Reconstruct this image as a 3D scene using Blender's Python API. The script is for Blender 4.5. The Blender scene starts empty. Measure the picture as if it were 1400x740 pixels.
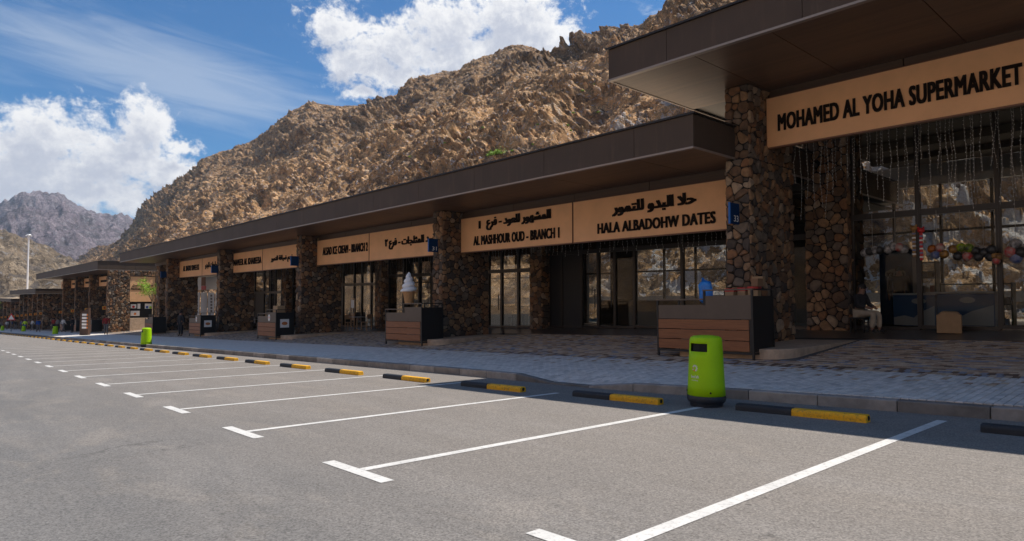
import bpy, math, random
import numpy as np
from mathutils import Vector, Matrix
random.seed(7)
S = bpy.context.scene
COL = S.collection
RAD = math.radians
# ------------------------------------------------------------------ camera
F_PX, VX, HY, CAM_H = 885.0, -100.0, 405.0, 1.3
_p = math.atan((HY-370)/F_PX)
_a = math.atan2(700-VX, F_PX*math.cos(_p)+(HY-370)*math.sin(_p))
FH = Vector((-math.cos(_a), math.sin(_a), 0)); RT = Vector((math.sin(_a), math.cos(_a), 0))
FW = FH*math.cos(_p)+Vector((0, 0, math.sin(_p))); UP = -FH*math.sin(_p)+Vector((0, 0, math.cos(_p)))
cd = bpy.data.cameras.new('camera'); cam = bpy.data.objects.new('camera', cd); COL.objects.link(cam)
cd.sensor_width = 36; cd.lens = F_PX/1400*36; cd.clip_start = .05; cd.clip_end = 20000
cam.matrix_world = Matrix(((RT.x, UP.x, -FW.x, 0), (RT.y, UP.y, -FW.y, 0), (RT.z, UP.z, -FW.z, CAM_H), (0, 0, 0, 1)))
S.camera = cam
CP = Vector((0, 0, CAM_H))
def ray(u, v): return FW*F_PX+RT*(u-700)-UP*(v-370)
def atY(u, v, Y): d = ray(u, v); return CP+d*(Y/d.y)
def atX(u, v, X): d = ray(u, v); return CP+d*(X/d.x)
# ------------------------------------------------------------------ light
SUN_DIR = Vector((.14, .60, 1)).normalized()
EXPOSURE = .32
SKY_STR = .07
SUN_STR = 4.6
sl = bpy.data.lights.new('sun', 'SUN'); sl.energy = SUN_STR; sl.angle = RAD(.5); sl.color = (1, .955, .89)
so = bpy.data.objects.new('sun', sl); COL.objects.link(so); so.rotation_euler = SUN_DIR.to_track_quat('Z', 'Y').to_euler()
so.location = (0, 0, 60)
S.view_settings.view_transform = 'Standard'; S.view_settings.look = 'None'; S.view_settings.gamma = 1
S.view_settings.use_curve_mapping = False; S.view_settings.exposure = EXPOSURE
S.cycles.max_bounces = 10; S.cycles.transparent_max_bounces = 16; S.cycles.use_denoising = True
S.cycles.volume_bounces = 0; S.cycles.sample_clamp_indirect = 6
W = bpy.data.worlds.new('World'); S.world = W; W.use_nodes = True
nt = W.node_tree; nt.nodes.clear()
class N:
    """tiny node helper"""
    def __init__(s, nt): s.nt = nt
    def n(s, t, **kw):
        x = s.nt.nodes.new(t)
        for k, v in kw.items(): setattr(x, k, v)
        return x
    def put(s, sock, v):
        if isinstance(v, bpy.types.NodeSocket): s.nt.links.new(v, sock)
        elif v is not None: sock.default_value = v
    def m(s, op, a, b=None, c=None, clamp=False):
        x = s.n('ShaderNodeMath', operation=op); x.use_clamp = clamp
        for i, v in enumerate((a, b, c)): s.put(x.inputs[i], v)
        return x.outputs[0]
    def vm(s, op, a, b=None):
        x = s.n('ShaderNodeVectorMath', operation=op); s.put(x.inputs[0], a); s.put(x.inputs[1], b)
        return x.outputs[1] if op in ('LENGTH', 'DOT_PRODUCT', 'DISTANCE') else x.outputs[0]
    def noise(s, vec, scale, det=4, rough=.55, dist=0, col=False):
        x = s.n('ShaderNodeTexNoise'); s.put(x.inputs['Vector'], vec); x.inputs['Scale'].default_value = scale
        x.inputs['Detail'].default_value = det; x.inputs['Roughness'].default_value = rough; x.inputs['Distortion'].default_value = dist
        return x.outputs['Color' if col else 'Fac']
    def mix(s, f, a, b, blend='MIX'):
        x = s.n('ShaderNodeMix', data_type='RGBA', blend_type=blend)
        s.put(x.inputs[0], f); s.put(x.inputs[6], a); s.put(x.inputs[7], b); return x.outputs[2]
    def ramp(s, f, stops, interp='LINEAR'):
        x = s.n('ShaderNodeValToRGB'); s.put(x.inputs[0], f); cr = x.color_ramp; cr.interpolation = interp
        while len(cr.elements) < len(stops): cr.elements.new(.5)
        for e, (p, c) in zip(cr.elements, stops): e.position = p; e.color = c if len(c) == 4 else (*c, 1)
        return x.outputs[0]
    def rng(s, v, a, b, c=0., d=1., smooth=False):
        x = s.n('ShaderNodeMapRange'); x.interpolation_type = 'SMOOTHSTEP' if smooth else 'LINEAR'
        s.put(x.inputs[0], v)
        for i, q in enumerate((a, b, c, d)): x.inputs[i+1].default_value = q
        return x.outputs[0]
    def scale(s, v, xyz): return s.vm('MULTIPLY', v, xyz)
def g3(v): return (v, v, v)
# cloud field group: (angle east, elevation) in degrees -> density
def ang(u, v):
    d = ray(u, v).normalized(); return math.degrees(math.atan2(d.y, -d.x)), math.degrees(math.asin(d.z))
blobs = [(55, 190, 118, 62), (30, 235, 160, 70), (150, 222, 92, 72), (196, 178, 48, 62), (235, 240, 60, 34), (110, 262, 170, 42), (250, 205, 30, 16),
         (462, 36, 52, 48), (540, 58, 90, 44), (620, 36, 78, 56), (700, 22, 90, 62), (640, 84, 150, 50), (745, 48, 60, 42), (497, 128, 40, 13), (560, 106, 60, 24), (490, 92, 62, 36), (700, 66, 110, 50)]
cg = bpy.data.node_groups.new('cloud_field', 'ShaderNodeTree')
cg.interface.new_socket('Vector', in_out='INPUT', socket_type='NodeSocketVector')
cg.interface.new_socket('Value', in_out='OUTPUT', socket_type='NodeSocketFloat')
k = N(cg); gi = k.n('NodeGroupInput'); go = k.n('NodeGroupOutput')
V = gi.outputs[0]
wv = k.vm('ADD', V, k.scale(k.vm('SUBTRACT', k.noise(V, .35, 5, .6, 0, True), (.5, .5, .5)), (2.6, 2.0, 0)))
acc = None
extra = [(-40, 30, 16, 7), (-75, 22, 20, 8), (-110, 42, 18, 9), (-150, 18, 25, 6), (120, 50, 16, 8), (150, 25, 22, 7), (60, 62, 14, 7), (175, 55, 18, 8), (-20, 58, 14, 6)]
B_ = []
for (u, v, ru, rv) in blobs:
    a, e = ang(u, v); a2, e2 = ang(u+ru, v); a3, e3 = ang(u, v-rv); B_.append((a, e, abs(a2-a), abs(e3-e)))
for (a, e, ra, re) in B_+extra:
    d = k.vm('LENGTH', k.scale(k.vm('SUBTRACT', wv, (a, e, 0)), (1/ra, 1/re, 0)))
    d = k.m('SUBTRACT', 1, d)
    acc = d if acc is None else k.m('SMOOTH_MAX', acc, d, .12)
nz = k.noise(k.scale(V, (1, 1.25, 1)), .42, 9, .62, .3)
nz2 = k.noise(V, 1.7, 6, .65)
f = k.m('ADD', k.m('MULTIPLY', acc, 1.0), k.m('MULTIPLY', k.m('SUBTRACT', nz, .5), 2.1))
f = k.m('ADD', f, k.m('MULTIPLY', k.m('SUBTRACT', nz2, .5), 1.0))
cg.links.new(f, go.inputs[0])
k = N(nt)
tc = k.n('ShaderNodeTexCoord'); D = k.vm('NORMALIZE', tc.outputs['Generated'])
sx = k.n('ShaderNodeSeparateXYZ'); nt.links.new(D, sx.inputs[0])
az = k.m('MULTIPLY', k.m('ARCTAN2', sx.outputs[1], k.m('MULTIPLY', sx.outputs[0], -1)), 57.2958)
el = k.m('MULTIPLY', k.m('ARCSINE', sx.outputs[2]), 57.2958)
cv = k.n('ShaderNodeCombineXYZ'); nt.links.new(az, cv.inputs[0]); nt.links.new(el, cv.inputs[1]); P2 = cv.outputs[0]
def cf(vec):
    g = k.n('ShaderNodeGroup'); g.node_tree = cg; k.put(g.inputs[0], vec); return g.outputs[0]
dens = cf(P2); dens_up = cf(k.vm('ADD', P2, (.7, 1.5, 0)))
alpha = k.rng(dens, -.06, .55, smooth=True)
shade = k.rng(k.m('ADD', k.m('MULTIPLY', dens_up, .8), k.m('MULTIPLY', dens, .45)), .1, 1.25, smooth=True)
ccol = k.mix(shade, (1.0, .985, .965, 1), (.50, .53, .62, 1))
ccol = k.mix(k.m('MULTIPLY', k.noise(P2, .9, 6, .6), .35), ccol, (.66, .69, .76, 1))
ccol = k.mix(k.rng(dens, .9, 1.7, smooth=True), ccol, (.62, .65, .72, 1))
# thin streaks of high cloud
a0, e0 = ang(0, 35); a1, e1 = ang(430, 150); th = math.atan2(e1-e0, a1-a0)
mp = k.n('ShaderNodeMapping', vector_type='TEXTURE'); mp.inputs['Location'].default_value = ((a0+a1)/2, (e0+e1)/2, 0); mp.inputs['Rotation'].default_value = (0, 0, th)
nt.links.new(P2, mp.inputs[0]); q = mp.outputs[0]
cl = k.m('SUBTRACT', 1, k.vm('LENGTH', k.scale(q, (1/19, 1/4.2, 0))))
st = k.noise(k.scale(q, (.10, .8, 1)), 1.0, 7, .6, .6)
cir = k.m('MULTIPLY', k.rng(k.m('ADD', cl, k.m('MULTIPLY', k.m('SUBTRACT', st, .5), 1.3)), .0, .9, smooth=True), .42)
wisp = k.m('MULTIPLY', k.rng(k.noise(k.scale(P2, (.35, .9, 1)), .5, 8, .65, .8), .52, .75, smooth=True), k.m('ADD', k.rng(az, 42, 52, smooth=True), .18))
cir = k.m('MAXIMUM', cir, k.m('MULTIPLY', wisp, .6))
sky = k.n('ShaderNodeTexSky', sky_type='NISHITA'); sky.sun_disc = False
sky.sun_elevation = math.asin(SUN_DIR.z); sky.sun_rotation = math.atan2(SUN_DIR.x, SUN_DIR.y)
sky.air_density = 1.0; sky.dust_density = .5; sky.ozone_density = 1.5; sky.altitude = 300
skyc = k.mix(1, sky.outputs[0], (.26, .82, 1.26, 1), 'MULTIPLY')
KC = 11.5
def sc(c, f): return k.vm('SCALE', c) if False else k.mix(1, c, (f, f, f, 1), 'MULTIPLY')
c1 = k.mix(cir, skyc, (KC*.72, KC*.78, KC*.86, 1))
c2 = k.mix(k.m('MULTIPLY', alpha, .97), c1, sc(ccol, KC*1.08))
c2 = k.mix(k.rng(el, -.5, .5), (2.0, 1.7, 1.4, 1), c2)
bg = k.n('ShaderNodeBackground'); nt.links.new(c2, bg.inputs[0]); bg.inputs[1].default_value = SKY_STR
ow = k.n('ShaderNodeOutputWorld'); nt.links.new(bg.outputs[0], ow.inputs[0])
# ------------------------------------------------------------------ materials
MATS = {}
def M(name, col=None, rough=.8, var=0, vs=6., bump=0, bs=40., metal=0, col2=None, coord='Object', spec=.5, stretch=None, emit=0, randv=0, dist=.01):
    if name in MATS: return MATS[name]
    m = bpy.data.materials.new(name); m.use_nodes = True; t = m.node_tree; k = N(t); b = t.nodes['Principled BSDF']
    if coord == 'World': vec = k.n('ShaderNodeNewGeometry').outputs['Position']
    else: vec = k.n('ShaderNodeTexCoord').outputs['Object']
    if stretch: vec = k.scale(vec, stretch)
    c = (*col, 1)
    if var or col2:
        c2 = (*col2, 1) if col2 else tuple(x*(1-var) for x in col)+(1,)
        f = k.rng(k.noise(vec, vs, 6, .62), .32, .68, smooth=True)
        c = k.mix(f, c, c2)
    if randv:
        oi = k.n('ShaderNodeObjectInfo'); r = k.rng(oi.outputs['Random'], 0, 1, 1-randv, 1+randv)
        cx = k.n('ShaderNodeCombineXYZ')
        for i in range(3): t.links.new(r, cx.inputs[i])
        c = k.mix(1, c, cx.outputs[0], 'MULTIPLY')
    k.put(b.inputs['Base Color'], c); b.inputs['Roughness'].default_value = rough; b.inputs['Metallic'].default_value = metal
    b.inputs['Specular IOR Level'].default_value = spec
    if bump:
        bn = k.n('ShaderNodeBump'); bn.inputs['Strength'].default_value = bump; bn.inputs['Distance'].default_value = dist
        t.links.new(k.noise(vec, bs, 5, .6), bn.inputs['Height']); t.links.new(bn.outputs[0], b.inputs['Normal'])
    if emit:
        k.put(b.inputs['Emission Color'], c); b.inputs['Emission Strength'].default_value = emit
    MATS[name] = m; return m
def asphalt():
    m = bpy.data.materials.new('asphalt'); m.use_nodes = True; t = m.node_tree; k = N(t); b = t.nodes['Principled BSDF']
    P = k.n('ShaderNodeNewGeometry').outputs['Position']
    big = k.rng(k.noise(P, .35, 5, .6), .3, .7, smooth=True)
    strk = k.rng(k.noise(k.scale(P, (.25, 1.6, 1)), 1.1, 6, .62, .4), .38, .72, smooth=True)
    fine = k.noise(P, 55, 3, .75)
    vo = k.n('ShaderNodeTexVoronoi'); k.put(vo.inputs['Vector'], P); vo.inputs['Scale'].default_value = 85
    grain = k.m('ADD', k.m('MULTIPLY', fine, .6), k.m('MULTIPLY', vo.outputs['Color'], .4))
    sp = k.n('ShaderNodeSeparateXYZ'); k.put(sp.inputs[0], P)
    lane = k.rng(k.m('ADD', sp.outputs[1], k.m('MULTIPLY', k.m('SUBTRACT', k.noise(P, .5, 4, .6), .5), 3)), .0, 5.2, smooth=True)   # the driving lane is darker than the dusty stalls
    base = k.mix(lane, (.140, .134, .127, 1), (.208, .180, .153, 1))
    base = k.mix(k.m('MULTIPLY', big, .3), base, (.165, .145, .125, 1))
    dust = k.rng(k.noise(k.scale(P, (.6, 1.2, 1)), .9, 7, .68, .5), .52, .68, smooth=True)
    base = k.mix(k.m('MULTIPLY', dust, .24), base, (.33, .275, .22, 1))
    base = k.mix(k.m('MULTIPLY', strk, .35), base, (.26, .232, .205, 1))
    spots = k.rng(k.noise(P, 2.3, 4, .7), .66, .74, smooth=True)
    base = k.mix(k.m('MULTIPLY', spots, .5), base, (.09, .078, .068, 1))
    sp2 = k.rng(k.noise(P, 7, 3, .8), .70, .73, smooth=True)
    base = k.mix(k.m('MULTIPLY', sp2, .55), base, (.035, .03, .028, 1))
    # curved tyre marks in the right stalls
    w = k.n('ShaderNodeTexWave', wave_type='RINGS', bands_direction='Z'); k.put(w.inputs['Vector'], k.vm('SUBTRACT', P, (-6.3, 1.0, 0)))
    w.inputs['Scale'].default_value = 2.6; w.inputs['Distortion'].default_value = .6; w.inputs['Detail'].default_value = 2
    tm = k.m('MULTIPLY', k.rng(w.outputs['Fac'], .72, .95, smooth=True), k.rng(k.vm('DISTANCE', P, (-1.9, 6.3, -.15)), 1.5, .6, smooth=True))
    base = k.mix(k.m('MULTIPLY', tm, .22), base, (.30, .27, .24, 1))
    # hairline cracks and a few oil drips
    cw = k.vm('ADD', P, k.scale(k.vm('SUBTRACT', k.noise(P, .9, 5, .7, 0, True), (.5, .5, .5)), (2.2, 2.2, 0)))
    ck = k.n('ShaderNodeTexVoronoi', feature='DISTANCE_TO_EDGE'); k.put(ck.inputs['Vector'], k.scale(cw, (1, 1, 0))); ck.inputs['Scale'].default_value = .16
    crack = k.m('MULTIPLY', k.rng(ck.outputs['Distance'], .0045, .0015), k.rng(k.noise(P, .25, 3, .5), .5, .6))
    base = k.mix(k.m('MULTIPLY', crack, .35), base, (.05, .045, .04, 1))
    od = k.n('ShaderNodeTexVoronoi'); k.put(od.inputs['Vector'], k.scale(P, (1, 1, 0))); od.inputs['Scale'].default_value = .55
    oil = k.m('MULTIPLY', k.rng(k.m('ADD', od.outputs['Distance'], k.m('MULTIPLY', k.noise(P, 9, 4, .6), .12)), .17, .10, smooth=True), k.rng(k.noise(P, .5, 2, .5), .5, .6))
    base = k.mix(k.m('MULTIPLY', oil, .45), base, (.07, .062, .055, 1))
    gr = k.rng(grain, .25, .75, .5, 1.52)
    cx = k.n('ShaderNodeCombineXYZ')
    for i in range(3): t.links.new(gr, cx.inputs[i])
    k.put(b.inputs['Base Color'], k.mix(1, base, cx.outputs[0], 'MULTIPLY')); b.inputs['Roughness'].default_value = .88
    b.inputs['Specular IOR Level'].default_value = .35
    bn = k.n('ShaderNodeBump'); bn.inputs['Strength'].default_value = .55; bn.inputs['Distance'].default_value = .006
    t.links.new(grain, bn.inputs['Height']); t.links.new(bn.outputs[0], b.inputs['Normal']); return m
def paint(name, col, wear=.5, under=(.19, .17, .155)):
    m = bpy.data.materials.new(name); m.use_nodes = True; t = m.node_tree; k = N(t); b = t.nodes['Principled BSDF']
    P = k.n('ShaderNodeNewGeometry').outputs['Position']
    f = k.m('ADD', k.rng(k.noise(P, 24, 6, .75), .6-.12*wear, .72, smooth=True), k.m('MULTIPLY', k.rng(k.noise(P, 1.7, 5, .7), .5, .75), .35), clamp=True)
    d = k.mix(k.rng(k.noise(P, 3, 4, .6), .35, .75), (*col, 1), tuple(c*.8 for c in col)+(1,))
    k.put(b.inputs['Base Color'], k.mix(k.m('MULTIPLY', f, .7*wear), d, (*under, 1))); b.inputs['Roughness'].default_value = .7
    bn = k.n('ShaderNodeBump'); bn.inputs['Strength'].default_value = .35; bn.inputs['Distance'].default_value = .004
    t.links.new(k.noise(P, 60, 4, .7), bn.inputs['Height']); t.links.new(bn.outputs[0], b.inputs['Normal']); return m
def rock(name, cols, veins=None, sc_=1., bumpd=.5):
    m = bpy.data.materials.new(name); m.use_nodes = True; t = m.node_tree; k = N(t); b = t.nodes['Principled BSDF']
    P = k.scale(k.n('ShaderNodeNewGeometry').outputs['Position'], g3(sc_))
    wp = k.vm('ADD', P, k.scale(k.vm('SUBTRACT', k.noise(P, .22, 6, .68, 0, True), (.5, .5, .5)), (7, 7, 7)))
    n2 = k.noise(wp, .32, 9, .74)
    c = k.ramp(n2, [(.28, cols[0]), (.38, cols[1]), (.47, cols[2]), (.57, cols[3]), (.70, cols[4])])
    def vor(sc2, st):
        v = k.n('ShaderNodeTexVoronoi'); k.put(v.inputs['Vector'], k.scale(wp, st)); v.inputs['Scale'].default_value = sc2
        x = k.n('ShaderNodeSeparateXYZ'); k.put(x.inputs[0], v.outputs['Color']); return v, x
    v1, s1 = vor(.55, (1, 1, 1.8)); v2, s2 = vor(1.7, (1, 1, 1.6)); v3, s3 = vor(4.5, (1, 1, 1))
    mul = k.m('MULTIPLY', k.rng(s1.outputs[0], 0, 1, .68, 1.25), k.rng(s2.outputs[0], 0, 1, .62, 1.35))
    mul = k.m('MULTIPLY', mul, k.rng(s3.outputs[0], 0, 1, .8, 1.2))
    mul = k.m('MULTIPLY', mul, k.rng(k.noise(P, .035, 5, .6), .32, .68, .72, 1.18))
    cx = k.n('ShaderNodeCombineXYZ')
    for i in range(3): t.links.new(mul, cx.inputs[i])
    c = k.mix(1, c, cx.outputs[0], 'MULTIPLY')
    slate = k.m('MULTIPLY', k.rng(s1.outputs[1], .66, .72), k.rng(k.noise(P, .12, 4, .6), .42, .58, smooth=True))
    c = k.mix(k.m('MULTIPLY', slate, .55), c, (cols[0][0]*1.0, cols[0][0]*.92, cols[0][0]*.95, 1))
    c = k.mix(k.m('MULTIPLY', k.rng(s2.outputs[1], .93, .96), .6), c, (cols[4][0]*.85, cols[4][0]*.84, cols[4][0]*.86, 1))
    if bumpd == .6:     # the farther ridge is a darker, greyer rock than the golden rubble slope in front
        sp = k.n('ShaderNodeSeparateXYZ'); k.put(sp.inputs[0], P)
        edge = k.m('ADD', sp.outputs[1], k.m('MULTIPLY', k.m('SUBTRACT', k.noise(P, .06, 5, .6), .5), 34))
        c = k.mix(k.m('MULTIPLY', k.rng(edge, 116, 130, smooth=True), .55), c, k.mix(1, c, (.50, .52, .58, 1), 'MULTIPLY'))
    if veins:
        vn = k.n('ShaderNodeTexWave', wave_type='BANDS', bands_direction='DIAGONAL'); k.put(vn.inputs['Vector'], wp)
        vn.inputs['Scale'].default_value = .09; vn.inputs['Distortion'].default_value = 11; vn.inputs['Detail'].default_value = 5; vn.inputs['Detail Scale'].default_value = 1.6
        vf = k.rng(vn.outputs['Fac'], .84, .93, smooth=True); blot = k.rng(k.noise(wp, .55, 6, .7), .57, .64, smooth=True)
        Pw = k.n('ShaderNodeNewGeometry').outputs['Position']; zone = None
        for z_ in veins:
            q = k.rng(k.vm('LENGTH', k.scale(k.vm('SUBTRACT', Pw, z_[:3]), (1/z_[3], 1/z_[4], 1/z_[5]))), 1.1, .8, smooth=True)
            zone = q if zone is None else k.m('MAXIMUM', zone, q)
        c = k.mix(k.m('MULTIPLY', k.m('MULTIPLY', zone, k.m('MAXIMUM', vf, blot)), .85), c, (.74, .68, .62, 1))
    k.put(b.inputs['Base Color'], c); b.inputs['Roughness'].default_value = .92; b.inputs['Specular IOR Level'].default_value = .15
    h = k.m('ADD', k.m('MULTIPLY', v1.outputs['Distance'], .5), k.m('ADD', k.m('MULTIPLY', v2.outputs['Distance'], .45), k.m('ADD', k.m('MULTIPLY', v3.outputs['Distance'], .22), k.m('MULTIPLY', k.noise(wp, 1.2, 9, .75), .8))))
    bn = k.n('ShaderNodeBump'); bn.inputs['Strength'].default_value = 1; bn.inputs['Distance'].default_value = bumpd/sc_
    t.links.new(h, bn.inputs['Height']); t.links.new(bn.outputs[0], b.inputs['Normal']); return m
def glass(name, tint=(.8, .84, .85), refl=1.0):
    m = bpy.data.materials.new(name); m.use_nodes = True; t = m.node_tree; k = N(t); t.nodes.clear()
    tr = k.n('ShaderNodeBsdfTransparent'); tr.inputs[0].default_value = (*tint, 1)
    gl = k.n('ShaderNodeBsdfGlossy'); gl.inputs['Roughness'].default_value = .02; gl.inputs[0].default_value = (.9, .9, .9, 1)
    fr = k.n('ShaderNodeFresnel'); fr.inputs[0].default_value = 1.5
    mx = k.n('ShaderNodeMixShader'); k.put(mx.inputs[0], k.m('MULTIPLY', fr.outputs[0], refl))
    t.links.new(tr.outputs[0], mx.inputs[1]); t.links.new(gl.outputs[0], mx.inputs[2])
    o = k.n('ShaderNodeOutputMaterial'); t.links.new(mx.outputs[0], o.inputs[0]); return m
def wood(name, a, b_, stretch, sc_=3, rough=.55, groove=None):
    m = bpy.data.materials.new(name); m.use_nodes = True; t = m.node_tree; k = N(t); b = t.nodes['Principled BSDF']
    P = k.n('ShaderNodeNewGeometry').outputs['Position']
    f = k.noise(k.scale(P, stretch), sc_, 7, .65, .8)
    c = k.mix(k.rng(f, .3, .7), (*a, 1), (*b_, 1))
    if groove:
        s_ = k.n('ShaderNodeSeparateXYZ'); k.put(s_.inputs[0], P)
        fr = k.m('FRACT', k.m('DIVIDE', s_.outputs[1], groove))
        g = k.m('MAXIMUM', k.rng(fr, .04, .02), k.rng(fr, .97, .99))
        wn = k.n('ShaderNodeTexWhiteNoise', noise_dimensions='1D'); k.put(wn.inputs['W'], k.m('FLOOR', k.m('DIVIDE', s_.outputs[1], groove)))
        r = k.rng(wn.outputs[0], 0, 1, .8, 1.15); cx = k.n('ShaderNodeCombineXYZ')
        for i in range(3): t.links.new(r, cx.inputs[i])
        c = k.mix(1, c, cx.outputs[0], 'MULTIPLY')
        bn = k.n('ShaderNodeBump'); bn.inputs['Strength'].default_value = .6; bn.inputs['Distance'].default_value = .006
        t.links.new(k.m('SUBTRACT', 1, g), bn.inputs['Height']); t.links.new(bn.outputs[0], b.inputs['Normal'])
    k.put(b.inputs['Base Color'], c); b.inputs['Roughness'].default_value = rough; return m
def fascia_mat():
    m = bpy.data.materials.new('bronze_fascia'); m.use_nodes = True; t = m.node_tree; k = N(t); b = t.nodes['Principled BSDF']
    P = k.n('ShaderNodeNewGeometry').outputs['Position']
    drip = k.rng(k.noise(k.scale(P, (3.2, 3.2, .35)), 1.6, 6, .7), .5, .75, smooth=True)
    c = k.mix(k.rng(k.noise(P, .8, 5, .6), .3, .7), (.090, .059, .040, 1), (.068, .045, .031, 1))
    c = k.mix(k.m('MULTIPLY', drip, .5), c, (.13, .088, .058, 1))
    k.put(b.inputs['Base Color'], c); b.inputs['Roughness'].default_value = .62; b.inputs['Specular IOR Level'].default_value = .3
    return m
def paving_far():
    m = bpy.data.materials.new('far_paving'); m.use_nodes = True; t = m.node_tree; k = N(t); b = t.nodes['Principled BSDF']
    P = k.n('ShaderNodeNewGeometry').outputs['Position']
    s_ = k.n('ShaderNodeSeparateXYZ'); k.put(s_.inputs[0], P)
    br = k.n('ShaderNodeTexBrick'); k.put(br.inputs['Vector'], P); br.inputs['Scale'].default_value = 1
    br.inputs['Brick Width'].default_value = .2; br.inputs['Row Height'].default_value = .1; br.inputs['Mortar Size'].default_value = .006
    br.inputs['Color1'].default_value = (0, 0, 0, 1); br.inputs['Color2'].default_value = (1, 1, 1, 1); br.inputs['Mortar'].default_value = (.3, .3, .3, 1)
    grey = k.mix(br.outputs['Color'], (.62, .56, .49, 1), (.74, .67, .59, 1))
    tan = k.ramp(br.outputs['Color'], [(0, (.12, .09, .07)), (.2, (.45, .33, .23)), (.45, (.28, .28, .3)), (.6, (.52, .39, .27)), (.85, (.38, .28, .2))], 'CONSTANT')
    k.put(b.inputs['Base Color'], k.mix(k.rng(s_.outputs[1], 12.3, 12.5), grey, tan)); b.inputs['Roughness'].default_value = .8
    return m
ASPH = asphalt(); WHITE_LINE = paint('white_line_paint', (.70, .665, .61), .85); YEL = paint('yellow_stop_paint', (.95, .46, .004), 1.2, (.25, .16, .05))
BLK = paint('black_stop_paint', (.022, .024, .028), .4, (.10, .10, .10))
KERB = M('kerb_concrete', (.30, .265, .23), .9, .35, 3, .4, 50, coord='World', randv=.38)
PGREY = [M('grey_paver_%s' % n, c, .82, .18, 9, .35, 90, coord='World') for n, c in (('plain', (.68, .615, .54)), ('pale', (.76, .69, .61)), ('deep', (.58, .525, .465)))]
PTAN = [M('paver_%s' % n, c, .82, .2, 9, .35, 90, coord='World') for n, c in (('sand', (.52, .38, .26)), ('buff', (.60, .45, .31)), ('brown', (.17, .10, .06)), ('slate', (.30, .30, .33)), ('clay', (.42, .27, .17)))]
JOINT = M('paving_joint', (.11, .105, .10), .95, .2, 5, coord='World')
FARPAV = paving_far()
STONES = [M('fieldstone_%s' % n, c, .8, .0, 7, .9, 26, col2=c2, coord='World', dist=.02) for n, c, c2 in (
    ('tan', (.36, .205, .10), (.20, .115, .06)), ('grey', (.20, .145, .10), (.12, .09, .068)), ('rust', (.28, .13, .055), (.15, .078, .04)),
    ('brown', (.18, .10, .052), (.10, .058, .034)), ('pale', (.42, .30, .19), (.27, .19, .13)), ('dark', (.09, .065, .048), (.055, .04, .032)))]
SW = [4, 3, 3, 5, 1, 3]
MORTAR = M('dark_mortar', (.018, .016, .015), .95, .3, 20, .6, 60, coord='World')
FASC = fascia_mat(); CAPM = M('roof_edge_metal', (.03, .027, .026), .5, metal=.4); LIP = M('bronze_lip', (.30, .24, .2), .4, metal=.3)
SOFF = wood('soffit_boards', (.14, .075, .042), (.085, .043, .024), (.35, 9, 1), 2.5, .42, .15)
SOFF2 = wood('soffit_boards_b', (.16, .088, .05), (.10, .052, .03), (.35, 9, 1), 2.5, .42, .15)
BULK = wood('bulkhead_boards', (.10, .056, .033), (.06, .036, .024), (.35, 1, 9), 2.5, .5)
ROOFT = M('pale_roof_membrane', (.80, .60, .40), .85, .15, 1.2, coord='World')
SIGN = M('tan_sign_panel', (.84, .46, .225), .6, .1, 1.5, .05, 30, coord='World'); LETT = M('brown_sign_letters', (.012, .007, .005), .7, spec=.1)
SIGNE = M('sign_edge', (.18, .075, .035), .5)
BLACKM = M('black_metal', (.018, .017, .017), .45, metal=.2); FRAME = M('bronze_window_frame', (.03, .024, .02), .4, metal=.3)
CAPP = M('kiosk_bronze_panel', (.12, .082, .055), .5, .12, 3, coord='World')
KW = wood('kiosk_wood', (.33, .12, .04), (.19, .065, .022), (.5, 1, 8), 3.5, .5)
PLINTH = M('sand_render', (.55, .40, .275), .85, .25, 5, .5, 45, coord='World')
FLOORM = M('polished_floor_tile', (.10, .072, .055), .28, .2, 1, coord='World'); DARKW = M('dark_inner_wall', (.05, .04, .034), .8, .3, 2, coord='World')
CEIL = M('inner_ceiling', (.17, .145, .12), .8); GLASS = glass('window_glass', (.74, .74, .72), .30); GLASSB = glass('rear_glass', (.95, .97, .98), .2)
FROST = M('frosted_film', (.42, .42, .42), .6)
GREEN = M('green_bin_plastic', (.38, .66, .0), .5, .08, 5, .05, 60, spec=.25); GREEND = M('bin_base', (.02, .022, .028), .5); HOLE = M('bin_mouth_dark', (.008, .008, .008), .9)
WHITEP = M('white_print', (.8, .78, .74), .6); ORNG = M('orange_print', (.8, .25, .03), .6); BLUES = M('blue_sign', (.004, .03, .10), .6, spec=.2); BLUEE = M('blue_sign_edge', (.0, .12, .42), .45)
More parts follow.
